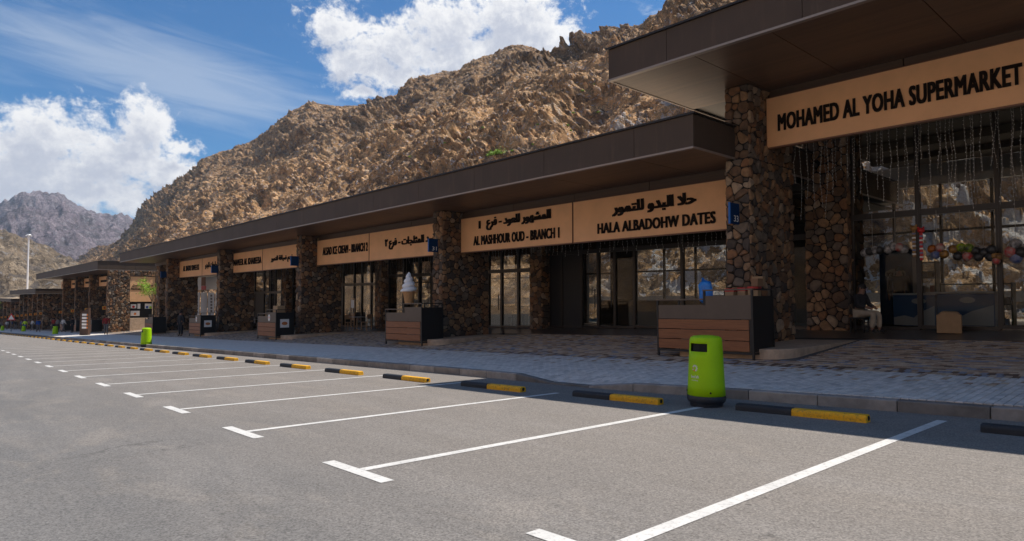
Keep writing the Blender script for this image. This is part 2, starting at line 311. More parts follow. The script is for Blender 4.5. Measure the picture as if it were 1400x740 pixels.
# ------------------------------------------------------------------ mesh helpers
def link(o): COL.objects.link(o); return o
class MB:
    def __init__(s): s.v = []; s.f = []; s.mi = []; s.ms = []
    def slot(s, m):
        if m not in s.ms: s.ms.append(m)
        return s.ms.index(m)
    def add(s, vs, fs, m):
        o = len(s.v); i = s.slot(m); s.v += [tuple(x) for x in vs]; s.f += [tuple(o+j for j in f) for f in fs]; s.mi += [i]*len(fs); return s
    def box(s, x0, x1, y0, y1, z0, z1, m):
        return s.add([(x0, y0, z0), (x1, y0, z0), (x1, y1, z0), (x0, y1, z0), (x0, y0, z1), (x1, y0, z1), (x1, y1, z1), (x0, y1, z1)],
                     [(0, 3, 2, 1), (4, 5, 6, 7), (0, 1, 5, 4), (1, 2, 6, 5), (2, 3, 7, 6), (3, 0, 4, 7)], m)
    def hexa(s, bot, top, m):
        return s.add(list(bot)+list(top), [(0, 3, 2, 1), (4, 5, 6, 7), (0, 1, 5, 4), (1, 2, 6, 5), (2, 3, 7, 6), (3, 0, 4, 7)], m)
    def prism(s, poly, z0, z1, m):   # z0,z1 numbers or functions of (x,y)
        n = len(poly); a = z0 if callable(z0) else (lambda x, y: z0); b = z1 if callable(z1) else (lambda x, y: z1)
        return s.add([(x, y, a(x, y)) for x, y in poly]+[(x, y, b(x, y)) for x, y in poly],
                     [tuple(range(n-1, -1, -1)), tuple(range(n, 2*n))]+[(i, (i+1) % n, n+(i+1) % n, n+i) for i in range(n)], m)
    def lathe(s, prof, m, n=24, c=(0, 0, 0), sx=1, sy=1, cap=True):
        vs = [(c[0]+r*sx*math.cos(2*math.pi*i/n), c[1]+r*sy*math.sin(2*math.pi*i/n), c[2]+z) for r, z in prof for i in range(n)]
        fs = [(j*n+i, j*n+(i+1) % n, (j+1)*n+(i+1) % n, (j+1)*n+i) for j in range(len(prof)-1) for i in range(n)]
        if cap: fs += [tuple(range(n-1, -1, -1)), tuple((len(prof)-1)*n+i for i in range(n))]
        return s.add(vs, fs, m)
    def tube(s, pts, r, m, n=8):
        pts = [Vector(p) for p in pts]; rs = r if isinstance(r, (list, tuple)) else [r]*len(pts); vs = []
        for j, p in enumerate(pts):
            t = (pts[min(j+1, len(pts)-1)]-pts[max(j-1, 0)]).normalized()
            a = t.cross(Vector((0, 0, 1))); a = Vector((1, 0, 0)) if a.length < 1e-3 else a.normalized(); b = t.cross(a)
            vs += [p+(a*math.cos(2*math.pi*i/n)+b*math.sin(2*math.pi*i/n))*rs[j] for i in range(n)]
        fs = [(j*n+i, (j+1)*n+i, (j+1)*n+(i+1) % n, j*n+(i+1) % n) for j in range(len(pts)-1) for i in range(n)]
        fs += [tuple(range(n)), tuple((len(pts)-1)*n+i for i in range(n-1, -1, -1))]
        return s.add(vs, fs, m)
    def ball(s, c, r, m, n=10, sz=1, sx=1, sy=1):
        prof = [(max(r*math.sin(math.pi*j/n), .0008), -r*sz*math.cos(math.pi*j/n)) for j in range(n+1)]
        return s.lathe(prof, m, max(n+2, 8), c, sx, sy)
    def mesh(s, name):
        me = bpy.data.meshes.new(name); me.from_pydata(s.v, [], s.f)
        for m in s.ms: me.materials.append(m)
        if len(s.ms) > 1: me.polygons.foreach_set('material_index', s.mi)
        me.update(); return me
    def obj(s, name, parent=None, smooth=False, bevel=0):
        o = link(bpy.data.objects.new(name, s.mesh(name)))
        if smooth: o.data.polygons.foreach_set('use_smooth', [True]*len(o.data.polygons)); auto(o)
        if bevel:
            b = o.modifiers.new('bevel', 'BEVEL'); b.width = bevel; b.segments = 2; b.limit_method = 'ANGLE'; b.angle_limit = RAD(40)
        if parent is not None: o.parent = parent
        return o
def auto(o, ang_=38):
    me = o.data; me.update()
    try: me.set_sharp_from_angle(angle=RAD(ang_))
    except Exception: pass
def tag(o, label=None, cat=None, group=None, kind=None):
    if label: o['label'] = label
    if cat: o['category'] = cat
    if group: o['group'] = group
    if kind: o['kind'] = kind
    return o
def empty(name, loc, label=None, cat=None, group=None, rz=0, kind=None):
    e = link(bpy.data.objects.new(name, None)); e.location = loc; e.rotation_euler = (0, 0, rz); e.empty_display_size = .3
    return tag(e, label, cat, group, kind)
def copy_tree(o, parent=None, inv=True):
    c = o.copy(); COL.objects.link(c)
    if parent is not None: c.parent = parent; c.matrix_parent_inverse = o.matrix_parent_inverse.copy()
    for ch in list(o.children): copy_tree(ch, c)
    return c
# world-space child: works for empties at loc with children built in world space
def wchild(o, root, mid=None):
    """o built in world space; root an empty (no rotation); mid a part already under root"""
    if mid is None: o.parent = root; o.matrix_parent_inverse = Matrix.Translation(-Vector(root.location))
    else: o.parent = mid; o.matrix_parent_inverse = Matrix()
    return o
def part(mb, name, root, mid=None, **kw): return wchild(mb.obj(name, None, **kw), root, mid)
# ------------------------------------------------------------------ levels
GX, GY = .033, -.014
KP = [(-600, 8.0), (-115, 8.0), (-60, 8.45), (-37, 8.6), (-27, 8.85), (-19, 9.0), (-12.2, 9.2), (-9.5, 9.12), (-7.2, 9.12), (-5.3, 9.38), (-2.5, 9.62), (0, 9.85), (30, 11)]
def kerb_y(x):
    for (a, ya), (b, yb) in zip(KP, KP[1:]):
        if x <= b: return ya+(yb-ya)*(x-a)/(b-a)
    return 11
def xc(x): return max(x, -260)
def zr(x, y): return GX*xc(x)+GY*y
def zw(x, y):   # paved walkway rising to the shop floors
    z = GX*xc(x)+.02+.03*(y-9.3)
    if y > 12.5: z += .045*(min(y, 19)-12.5)-.03*max(0, y-19)
    return z
XR = [-7.6, -20.0, -32.5, -45.2, -57.8]      # right faces of the stone columns
COLW, CY0, CY1, GLY, REAR = .62, 14.5, 16.8, 19.0, 26.0
# ------------------------------------------------------------------ stone facing
def voronoi_cells(U, V, cell, rnd):
    nu, nv = max(1, round(U/cell)), max(2, round(V/cell)); du, dv = U/nu, V/nv; pts = {}
    for i in range(nu):
        for j in range(nv):
            pts[i, j] = (du*(i+.5+rnd.uniform(-.46, .46)), dv*(j+.5+rnd.uniform(-.46, .46)+(.25 if i % 2 else -.25)*.6), rnd.uniform(-.35, .55)*cell*cell)
    out = []
    for (i, j), (px, py, w) in pts.items():
        poly = [(0, 0), (U, 0), (U, V), (0, V)]
        for a in range(-2, 3):
            for b in range(-2, 3):
                q = pts.get((i+a, j+b))
                if q is None or (a == 0 and b == 0): continue
                nx, ny = q[0]-px, q[1]-py; d2 = nx*nx+ny*ny
                c = (q[0]**2+q[1]**2-px*px-py*py+w-q[2])/2
                new = []
                for t in range(len(poly)):
                    A, B = poly[t], poly[(t+1) % len(poly)]; da = nx*A[0]+ny*A[1]-c; db = nx*B[0]+ny*B[1]-c
                    if da <= 0: new.append(A)
                    if (da < 0) != (db < 0) and abs(da-db) > 1e-12:
                        k_ = da/(da-db); new.append((A[0]+(B[0]-A[0])*k_, A[1]+(B[1]-A[1])*k_))
                poly = new
                if len(poly) < 3: break
            if len(poly) < 3: break
        if len(poly) >= 3: out.append(poly)
    return out
def stone_geo(poly, gap, rnd):
    """-> list of (u,v,depth) rings, or None"""
    n = len(poly); cx = sum(p[0] for p in poly)/n; cy = sum(p[1] for p in poly)/n
    rr = sum(math.hypot(p[0]-cx, p[1]-cy) for p in poly)/n
    if rr < gap*2.2: return None
    q = []
    for i in range(n):      # cut the corners round
        A, B, C = poly[i-1], poly[i], poly[(i+1) % n]
        if math.hypot(A[0]-B[0], A[1]-B[1]) < .012: continue
        r_ = rnd.uniform(.16, .29)
        q += [(B[0]+(A[0]-B[0])*r_, B[1]+(A[1]-B[1])*r_), (B[0]+(C[0]-B[0])*r_*.9, B[1]+(C[1]-B[1])*r_*.9)]
    if len(q) < 5: return None
    if len(q) > 12: q = q[::1][:12] if False else q
    f = 1-gap/rr; q = [(cx+(x-cx)*f+rnd.uniform(-.003, .003), cy+(y-cy)*f) for x, y in q]
    d = rnd.uniform(.018, .058); tx, ty = rnd.uniform(-.2, .2), rnd.uniform(-.2, .2)
    r0 = [(x, y, -.01) for x, y in q]; r1 = [(x, y, d*.55+tx*(x-cx)*.4+ty*(y-cy)*.4) for x, y in q]
    r2 = [(cx+(x-cx)*.78, cy+(y-cy)*.78, d+tx*(x-cx)+ty*(y-cy)) for x, y in q]
    return r0, r1, r2
def stone_into(mb, rings, O, ud, vd, nd, m):
    n = len(rings[0]); vs = [O+ud*x+vd*y+nd*z for r in rings for x, y, z in r]
    fs = [(j*n+i, j*n+(i+1) % n, (j+1)*n+(i+1) % n, (j+1)*n+i) for j in range(2) for i in range(n)]+[tuple(2*n+i for i in range(n))]
    mb.add(vs, fs, m)
X_, Y_, Z_ = Vector((1, 0, 0)), Vector((0, 1, 0)), Vector((0, 0, 1))
def stone_faces(mid, root, rects, cell=.21, gap=.017, single=0, rnd=None):
    """rects: (origin, udir, vdir, normal, U, V, singles?)"""
    rnd = rnd or random; rest = MB(); cnt = 0
    for (O, ud, vd, nd, U, V, sg) in rects:
        for poly in voronoi_cells(U, V, cell, rnd):
            g = stone_geo(poly, gap, rnd)
            if not g: continue
            m = rnd.choices(STONES, SW)[0]
            if sg and cnt < single:
                cnt += 1; mb = MB(); cx, cy = g[2][0][0], g[2][0][1]
                stone_into(mb, g, O, ud, vd, nd, m); part(mb, 'stone', root, mid)
            else: stone_into(rest, g, O, ud, vd, nd, m)
    if rest.v:
        o = part(rest, 'stone_facing', root, mid); tag(o, kind='stuff')
def stone_column(root, x0, x1, y0, y1, z0, z1, single=0, cell=.21, zsplit=None, seed=0, name='stone_column'):
    rnd = random.Random(seed+int(abs(x0)*10))
    mb = MB(); mb.box(x0+.02, x1-.02, y0+.02, y1-.02, z0, z1, MORTAR); c = part(mb, name, root)
    zs = z1 if zsplit is None else zsplit; R = []
    f = lambda za, zb, sg: [(Vector((x0, y0+.02, za)), X_, Z_, -Y_, x1-x0, zb-za, sg), (Vector((x1-.02, y0, za)), Y_, Z_, X_, y1-y0, zb-za, sg)]
    R += f(z0, zs, single > 0)
    if zs < z1: R += f(zs, z1, False)
    R += [(Vector((x0+.02, y1, z0)), -Y_, Z_, -X_, y1-y0, z1-z0, False)]
    R += [(Vector((x1, y1-.02, z0)), -X_, Z_, Y_, x1-x0, z1-z0, False)]
    stone_faces(c, root, R, cell, single=single, rnd=rnd); return c
# ------------------------------------------------------------------ text
AF = {'ا': 'FE8D FE8E', 'ب': 'FE8F FE90 FE91 FE92', 'ت': 'FE95 FE96 FE97 FE98', 'ث': 'FE99 FE9A FE9B FE9C', 'ج': 'FE9D FE9E FE9F FEA0', 'ح': 'FEA1 FEA2 FEA3 FEA4',
      'د': 'FEA9 FEAA', 'ر': 'FEAD FEAE', 'س': 'FEB1 FEB2 FEB3 FEB4', 'ش': 'FEB5 FEB6 FEB7 FEB8', 'ع': 'FEC9 FECA FECB FECC', 'ف': 'FED1 FED2 FED3 FED4', 'ق': 'FED5 FED6 FED7 FED8',
      'ل': 'FEDD FEDE FEDF FEE0', 'م': 'FEE1 FEE2 FEE3 FEE4', 'ن': 'FEE5 FEE6 FEE7 FEE8', 'ه': 'FEE9 FEEA FEEB FEEC', 'و': 'FEED FEEE', 'ي': 'FEF1 FEF2 FEF3 FEF4', 'ة': 'FE93 FE94', 'ض': 'FEBD FEBE FEBF FEC0',
      '\uFEFB': 'FEFB FEFC'}
def arabic(s):
    s = s.replace('لا', '\uFEFB'); out = []
    for i, c in enumerate(s):
        if c not in AF: out.append(c); continue
        f = AF[c].split(); prev = i > 0 and s[i-1] in AF and len(AF[s[i-1]].split()) == 4; nxt = i+1 < len(s) and s[i+1] in AF and len(f) == 4
        out.append(chr(int(f[(3 if prev else 2) if nxt else (1 if prev else 0)], 16)))
    return ''.join(reversed(out))
def text_mesh(txt, mat, extrude=.05, bold=.02, w=None, h=None, space=1.0):
    """mesh in XZ plane facing -Y, centred, scaled to w x h"""
    c = bpy.data.curves.new('t', 'FONT'); c.body = txt; c.size = 1; c.offset = 0; c.extrude = extrude; c.resolution_u = 3; c.space_character = space
    o = bpy.data.objects.new('t', c); COL.objects.link(o); bpy.context.view_layer.update()
    me = bpy.data.meshes.new_from_object(o.evaluated_get(bpy.context.evaluated_depsgraph_get())); bpy.data.objects.remove(o); bpy.data.curves.remove(c)
    n = len(me.vertices); a = np.empty(n*3, 'f'); me.vertices.foreach_get('co', a); a = a.reshape(-1, 3)
    lo, hi = a.min(0), a.max(0); sx = w/(hi[0]-lo[0]) if w else 1; sy = h/(hi[1]-lo[1]) if h else sx
    if not w: sx = sy
    b = np.stack([(a[:, 0]-(lo[0]+hi[0])/2)*sx, -(a[:, 2]-a[:, 2].min())*1.0, (a[:, 1]-(lo[1]+hi[1])/2)*sy], 1)
    me.vertices.foreach_set('co', b.astype('f').ravel()); me.materials.clear(); me.materials.append(mat); me.update()
    if bold <= 0: return me
    # heavier strokes: the same outline again, shifted by a stroke's share and set a hair deeper each time
    src = [tuple(v) for v in b]; fs = [tuple(p.vertices) for p in me.polygons]; out = MB(); d = bold*min(sx, sy)*1.45; e_ = bold*sy*.55
    for q, (ox, oz) in enumerate(((0, 0), (d, 0), (-d, 0), (d, e_), (-d, -e_), (d, -e_), (-d, e_))): out.add([(x+ox, y+q*.0007, z+oz) for x, y, z in src], fs, mat)
    bpy.data.meshes.remove(me); return out.mesh('lettering')
def lettering(root, txt, mat, x, y, z, w, h, extrude=.02, bold=.02, name='lettering', rz=0, space=1.0, mid=None):
    me = text_mesh(txt, mat, extrude, bold, w, h, space)
    if rz: me.transform(Matrix.Rotation(rz, 4, 'Z'))
    me.transform(Matrix.Translation((x, y, z))); o = link(bpy.data.objects.new(name, me)); return wchild(o, root, mid)
# ------------------------------------------------------------------ numpy noise
def _h(ix, iy, iz, s):
    n = (ix.astype(np.int64)*374761393+iy.astype(np.int64)*668265263+iz.astype(np.int64)*2147483647+s*974634777) & 0xffffffff
    n = ((n ^ (n >> 13))*1274126177) & 0xffffffff; n = ((n ^ (n >> 16))*2246822519) & 0xffffffff
    return ((n ^ (n >> 15)) & 0xffffff)/16777215.0
def vnoise(x, y, z, s=0):
    ix, iy, iz = np.floor(x), np.floor(y), np.floor(z); fx, fy, fz = x-ix, y-iy, z-iz
    u, v, w = [t*t*(3-2*t) for t in (fx, fy, fz)]; r = 0
    for a in (0, 1):
        for b in (0, 1):
            for c in (0, 1):
                r = r+_h(ix+a, iy+b, iz+c, s)*(u if a else 1-u)*(v if b else 1-v)*(w if c else 1-w)
    return r
def fbm(P, sc_, oct_=5, rough=.5, ridge=False, s=0):
    x, y, z = P[..., 0]/sc_, P[..., 1]/sc_, P[..., 2]/sc_; a, t, r = 1, 0, 0
    for o in range(oct_):
        n = vnoise(x, y, z, s+o)
        n = 1-abs(2*n-1) if ridge else n
        r = r+n*a; t += a; a *= rough; x, y, z = x*2.03+13.1, y*2.03+7.7, z*2.03+3.3
    return r/t
def blocks(P, sc_, s=0):     # angular blocks: value of the nearest jittered cell, tilted
    x, y, z = P[..., 0]/sc_, P[..., 1]/sc_, P[..., 2]/sc_; ix, iy, iz = np.floor(x), np.floor(y), np.floor(z)
    best = np.full(x.shape, 9.); val = np.zeros(x.shape)
    for a in (-1, 0, 1):
        for b in (-1, 0, 1):
            for c in (-1, 0, 1):
                jx, jy, jz = ix+a, iy+b, iz+c; px, py, pz = jx+_h(jx, jy, jz, s), jy+_h(jx, jy, jz, s+1), jz+_h(jx, jy, jz, s+2)
                dx, dy, dz = x-px, y-py, z-pz; d = dx*dx+dy*dy+dz*dz; hv = _h(jx, jy, jz, s+3)
                v = hv+(dx*(_h(jx, jy, jz, s+4)-.5)+dz*(_h(jx, jy, jz, s+5)-.5))*1.6-d*.35
                m = d < best; best = np.where(m, d, best); val = np.where(m, v, val)
    return val
def grid_obj(name, P, mat, smooth=False):
    r, c = P.shape[:2]; me = bpy.data.meshes.new(name); n = r*c; me.vertices.add(n); me.vertices.foreach_set('co', P.astype('f').ravel())
    i = np.arange(n).reshape(r, c); q = np.stack([i[:-1, :-1], i[:-1, 1:], i[1:, 1:], i[1:, :-1]], -1).reshape(-1, 4)
    me.loops.add(q.size); me.polygons.add(len(q)); me.loops.foreach_set('vertex_index', q.ravel().astype('i'))
    me.polygons.foreach_set('loop_start', np.arange(0, q.size, 4, dtype='i')); me.polygons.foreach_set('loop_total', np.full(len(q), 4, 'i'))
    if smooth: me.polygons.foreach_set('use_smooth', [True]*len(q))
    me.update(calc_edges=True); me.validate(); me.materials.append(mat); return link(bpy.data.objects.new(name, me))
# ------------------------------------------------------------------ ground
def sheet(name, xs, yfs, zf, mat, kind='structure'):
    P = np.array([[(x, yf(x) if callable(yf) else yf, 0) for yf in yfs] for x in xs], float)
    for a in range(P.shape[0]):
        for b in range(P.shape[1]): P[a, b, 2] = zf(P[a, b, 0], P[a, b, 1])
    P = P[:, ::1]; o = grid_obj(name, P, mat); return tag(o, kind=kind)
XS = [60, 40, 25, 15, 10, 6, 3]+[1-i*.5 for i in range(50)]+[-25-i*3 for i in range(80)]
SANDM = M('desert_ground', (.34, .26, .18), .95, .3, .4, .4, 12, coord='World')
g = sheet('ground', [140, 100, 60, 20, 0, -30, -60, -100, -160, -260, -600, -2000, -4300], [-600, -600, -100, -40, 0, 20, 40, 80, 200, 700, 1400], lambda x, y: min(zr(x, min(max(y, -100), 60)), GX*60)-.45, SANDM)
road = sheet('road', XS, [-60, -20, -6, 0, 2.8, 6, lambda x: kerb_y(x)+.05], zr, ASPH)
ZD = empty('parking_markings', (-20, 5, zr(-20, 5)), kind='structure'); ZD.name = 'parking_markings'
def strip(mb, x0, x1, y0, y1, m, dz=.004, n=1):
    for i in range(n):
        a, b = y0+(y1-y0)*i/n, y0+(y1-y0)*(i+1)/n
        mb.add([(x0, a, zr(x0, a)+dz), (x1, a, zr(x1, a)+dz), (x1, b, zr(x1, b)+dz), (x0, b, zr(x0, b)+dz)], [(0, 1, 2, 3)], m)
BAY = 2.72
for i in range(40):
    x = -2.37-BAY*i; t_ = 2.78+.0045*i
    mb = MB(); strip(mb, x-.055, x+.055, t_+.062, min(kerb_y(x)-1.0+.25*(i == 0)+.5*(i == 0), 8.35 if i else 9.15), WHITE_LINE, n=4); part(mb, 'parking_line', ZD)
    mb = MB(); strip(mb, x-.52, x+.52, t_-.062, t_+.062-.003, WHITE_LINE); part(mb, 'line_end_bar', ZD)
# kerb
KB = empty('kerb', (-20, 9, zr(-20, 9)), kind='structure')
def kerb_h(x):     # dropped kerb near the near bin
    if -9.0 < x < -7.9: return .035
    if -10.0 < x <= -9.0: return .035+.115*(-9.0-x)
    if -7.9 <= x < -6.9: return .035+.115*(x+7.9)
    return .15
rest = MB(); cnt = 0; x = 12.
while x > -230:
    L_ = 1.0 if x > -70 else 4.0; a, b = x-L_+.008, x; mb = MB() if x > -70 else rest
    ya, yb = kerb_y(a), kerb_y(b); za, zb = kerb_h(a), kerb_h(b); W_ = .16
    if abs((x % 1)) < 1e9:
        def rb(y0, y1, h0, h1):
            mb.hexa([(a, ya+y0, zr(a, ya)-.1), (b, yb+y0, zr(b, yb)-.1), (b, yb+y1, zr(b, yb)-.1), (a, ya+y1, zr(a, ya)-.1)],
                    [(a, ya+y0+.0, zr(a, ya)+za-h0), (b, yb+y0, zr(b, yb)+zb-h0), (b, yb+y1, zr(b, yb)+zb+h1), (a, ya+y1, zr(a, ya)+za+h1)], KERB)
        rb(0, W_, .0, .004)
    if x > -70: part(mb, 'kerb_stone', KB, bevel=.018)
    x -= L_
tag(part(rest, 'far_kerb_stones', KB), kind='stuff')
# walkway: bedding sheet near, shader paving far
yk = lambda x: kerb_y(x)+.155
YB = [yk, lambda x: yk(x)+.4, 10.5, 12.5, 14, 15.5, 17, 18.9, 19.05]
def zwk(x, y):
    t = max(0, 1-(y-yk(x))/.9); return zw(x, y)-(.15-kerb_h(x))*t
walk = sheet('walkway', [12, 8, 4]+[1-i*.25 for i in range(84)], YB, lambda x, y: zwk(x, y)-.012, JOINT)
walkfar = sheet('walkway', [-19.75-i*2.5 for i in range(85)], YB, zwk, FARPAV)
shop_floor = sheet('shop_floor', [12, 0, -10, -20, -40, -60, -80, -120, -230], [17.0, 18.5, 19.05, 22, REAR+1.2], lambda x, y: zw(x, y)+.008, FLOORM)
yard = sheet('rear_yard', [40, 0, -20, -60, -120, -230], [REAR+1.2, 32, 44, 60], lambda x, y: GX*xc(x)+.38, M('dusty_concrete', (.30, .23, .16), .9, .25, 1.5, coord='World'))
# pavers
rest = MB(); near = []
def paver(mb, x0, x1, y0, y1, m, g=.004, b=.006):
    c = [(x0+g, y0+g), (x1-g, y0+g), (x1-g, y1-g), (x0+g, y1-g)]; t = [(x0+g+b, y0+g+b), (x1-g-b, y0+g+b), (x1-g-b, y1-g-b), (x0+g+b, y1-g-b)]
    dz = random.uniform(-.0015, .0015)
    mb.add([(p[0], p[1], zwk(*p)-.02) for p in c]+[(p[0], p[1], zwk(*p)-.004+dz) for p in c]+[(p[0], p[1], zwk(*p)+dz) for p in t],
           [(0, 1, 5, 4), (1, 2, 6, 5), (2, 3, 7, 6), (3, 0, 4, 7), (4, 5, 9, 8), (5, 6, 10, 9), (6, 7, 11, 10), (7, 4, 8, 11), (8, 9, 10, 11)], m)
def in_plinth(x, y): return any(xr-1.35 < x < xr+1.62 and 13.25 < y < 17.05 for xr in XR)
ix = 0; x = 1.0; plist = []
while x > -19.9:
    y = yk(x-.05)+(.1 if ix % 2 else .0)-.1
    while y < 12.42:
        y0 = max(y, yk(x-.05)+.002); y1 = min(y+.2, 12.44)
        if y1-y0 > .03:
            tanp = max(0, (y-11.0)/1.4)*.28
            m = random.choice(PTAN[:2]+PTAN[4:]) if random.random() < tanp*.8 else random.choices(PGREY, [5, 3, 2])[0]
            plist.append((math.hypot(x, y), x-.1, x, y0, y1, m))
        y += .2
    x -= .1; ix += 1
row = 0; y = 12.45
while y < 17.0:
    big = row < 2; h_ = .2 if big else .1; w_ = .1 if big else .2; x = 1.0-(w_/2 if row % 2 else 0)
    while x > -19.9:
        if not in_plinth(x-.1, y+.05):
            m = random.choices(PTAN, [3, 3, 6, 4, 2] if big else [5, 4, 1.6, 3, 4])[0]
            plist.append((math.hypot(x, y), x-w_, x, y, y+h_, m))
        x -= w_
    y += h_; row += 1
plist.sort(key=lambda t: t[0]); vis = 0
for d, x0, x1, y0, y1, m in plist:
    inview = x0 < -1.7*(y0/9.6)+.9 and x0 < -1.25
    if inview and vis < 300:
        mb = MB(); paver(mb, x0, x1, y0, y1, m)
        o = mb.obj('paver'); o.parent = walk; vis += 1
    else: paver(rest, x0, x1, y0, y1, m)
o = rest.obj('paver_field'); o.parent = walk; tag(o, kind='stuff')
# ------------------------------------------------------------------ wheel stops
def stop_mesh(x0, x1, m, hole=False):
    mb = MB(); pr = [(-.075, 0), (-.075, .06), (-.055, .092), (.055, .092), (.075, .06), (.075, 0)]; n = 6
    mb.add([(x0, y, z) for y, z in pr]+[(x1, y, z) for y, z in pr], [(i, (i+1) % n, n+(i+1) % n, n+i)[::-1] for i in range(n-1)]+[tuple(range(n)), tuple(range(2*n-1, n-1, -1))], m)
    return mb
WS = [(-4.60, -2.95, 8.36), (-7.32, -5.66, 8.02), (-10.02, -8.36, 7.78), (-12.74, -11.06, 7.68), (-15.42, -13.78, 7.6)]
def ws_pos(i):
    if i < 0: return (-1.86, -.2, 8.62)
    if i < 5: return WS[i]
    x = -2.95-BAY*i-.02; return (x-1.66, x, 7.6+.0*i)
W0 = 1.66
black = stop_mesh(0, W0*.46, BLK).mesh('wheel_stop_black'); yellow = stop_mesh(W0*.46+.002, W0, YEL).mesh('wheel_stop_yellow')
hm = MB(); hm.lathe([(.034, 0), (.034, .004)], HOLE, 12); 
for me in (black, yellow): pass
for i in range(-1, 40):
    x0, x1, y = ws_pos(i); zz = zr(x0, y)
    lab = {-1: 'wheel stop cut by the right edge, black end towards the last parking line', 0: 'nearest whole black and yellow wheel stop, right of the near green bin',
           1: 'black and yellow wheel stop just left of the near green bin', 2: 'black and yellow wheel stop beside the dropped kerb, at the tip of the canopy shadow',
           3: 'black and yellow wheel stop, second beyond the dropped kerb', 4: 'black and yellow wheel stop, third beyond the dropped kerb, in full sun'}.get(i, ('black and yellow wheel stop, %s in the row counted from the near green bin' % ['sixth', 'seventh', 'eighth', 'ninth', 'tenth', 'eleventh', 'twelfth', 'thirteenth', 'fourteenth', 'fifteenth', 'sixteenth', 'seventeenth', 'eighteenth', 'nineteenth', 'twentieth'][i-5]) if 5 <= i < 20 else 'tiny far black and yellow wheel stop in the long row along the kerb')
    e = empty('wheel_stop', (x0, y, zz), lab, 'wheel stop', 'wheel stops along the kerb'); e.rotation_euler = (0, -math.atan(GX), RAD(random.uniform(-.8, .8)+(2.5 if i == 0 else 1.5 if i in (1, 2) else .5)))
    for nm, me in (('black_half', black), ('yellow_half', yellow)):
        o = link(bpy.data.objects.new(nm, me)); o.parent = e
        if i < 8: b_ = o.modifiers.new('bevel', 'BEVEL'); b_.width = .012; b_.segments = 2
    if i < 4:
        mb = MB(); mb.lathe([(.03, 0), (.03, .006)], HOLE, 12); me = mb.mesh('end_hole'); me.transform(Matrix.Rotation(RAD(90), 4, 'Y')); me.transform(Matrix.Translation((W0+.001, 0, .05)))
        o = link(bpy.data.objects.new('end_hole', me)); o.parent = e
# ------------------------------------------------------------------ green bins
def make_bin():
    e = empty('litter_bin', (0, 0, 0)); n = 40
    mb = MB(); 
    # body with a real mouth: drop the faces of the opening, add an inner box
    vs = []; 
    P2_ = [(.268, .16), (.260, .30), (.251, .48), (.241, .68), (.2355, .79), (.2295, .905), (.226, .955), (.214, .985), (.18, 1.004), (.1, 1.013), (.01, 1.016)]
    for r, z in P2_: vs += [(r*math.cos(2*math.pi*i/n), r*math.sin(2*math.pi*i/n), z) for i in range(n)]
    fs = []
    for j in range(len(P2_)-1):
        for i in range(n):
            if j == 4 and i in (0, 1, 2, 3, 4, 5, 6, 7): continue
            fs.append((j*n+i, j*n+(i+1) % n, (j+1)*n+(i+1) % n, (j+1)*n+i))
    fs.append(tuple((len(P2_)-1)*n+i for i in range(n))); mb.add(vs, fs, GREEN); body = mb.obj('bin_body', e, smooth=True)
    s_ = body.modifiers.new('thick', 'SOLIDIFY'); s_.thickness = .012; s_.offset = -1
    mb = MB(); mb.lathe([(.20, .72), (.19, .93)], HOLE, 20); mb.obj('inner_liner', e)
    mb = MB(); mb.lathe([(.225, 0), (.235, .05), (.262, .07), (.272, .1), (.272, .15), (.265, .159)], GREEND, 32); mb.obj('bin_base', e, smooth=True)
    for a_ in (-20, 80, 180, 260):
        mb = MB(); c_, s2 = math.cos(RAD(a_)), math.sin(RAD(a_)); mb.ball((.264*c_, .264*s2, .215), .015, HOLE, 6); mb.obj('bolt', e)
    # printed emblem: sun of petals and two lines of words
    al = RAD(29)
    def wrap(me, rz_):
        a = np.empty(len(me.vertices)*3, 'f'); me.vertices.foreach_get('co', a); a = a.reshape(-1, 3); r = .2605-(a[:, 2]-.3)*.052+.003-a[:, 1]*0-np.minimum(a[:, 1], 0)
        th_ = rz_+a[:, 0]/.262; b = np.stack([r*np.cos(th_), r*np.sin(th_), a[:, 2]], 1); me.vertices.foreach_set('co', b.astype('f').ravel()); me.update(); return me
    mb = MB()
    for q_ in range(12):
        t0 = 2*math.pi*q_/12; r0, r1, w_ = .022, .052, .008
        c0, s0 = math.cos(t0), math.sin(t0); pt = lambda r, w: (-(r*c0-w*s0), 0, .555+r*s0+w*c0)
        mb.add([pt(r0, -.003), pt(r1*.8, -w_), pt(r1, 0), pt(r1*.8, w_), pt(r0, .003)], [(0, 1, 2, 3, 4)], ORNG if q_ in (0, 9, 10) else WHITEP)
    o = link(bpy.data.objects.new('sun_emblem', wrap(mb.mesh('sun_emblem'), al))); o.parent = e
    for tx, zz, w_, h_ in (('bee\'ah', .437, .135, .045), ('recycling', .383, .11, .022)):
        me = text_mesh(tx, WHITEP, .0005, .012, w_, h_); me.transform(Matrix.Translation((0, 0, zz)))
        o = link(bpy.data.objects.new('printed_word', wrap(me, al))); o.parent = e
    return e
bin0 = make_bin(); BG = 'green litter bins along the kerb'
bl = [(-5.12, 8.42, None, 'nearest green litter bin, tall, standing on the asphalt between two wheel stops'),
      (-38.4, 8.66, None, 'second green litter bin, at the kerb in front of the kiosk near the tree'),
      (-83.5, 10.2, None, 'green litter bin left of the brown menu board, far down the kerb'),
      (-118, 10.6, None, 'small far green litter bin close to the worker in the yellow vest'), (-143, 9.9, None, 'tiny green litter bin at the left edge of the view')]
for i, (x, y, z, lab) in enumerate(bl):
    e = bin0 if i == 0 else copy_tree(bin0)
    e.location = (x, y, zr(x, y)+.003); e.rotation_euler = (0, 0, RAD(-126)); tag(e, lab, 'litter bin', BG)
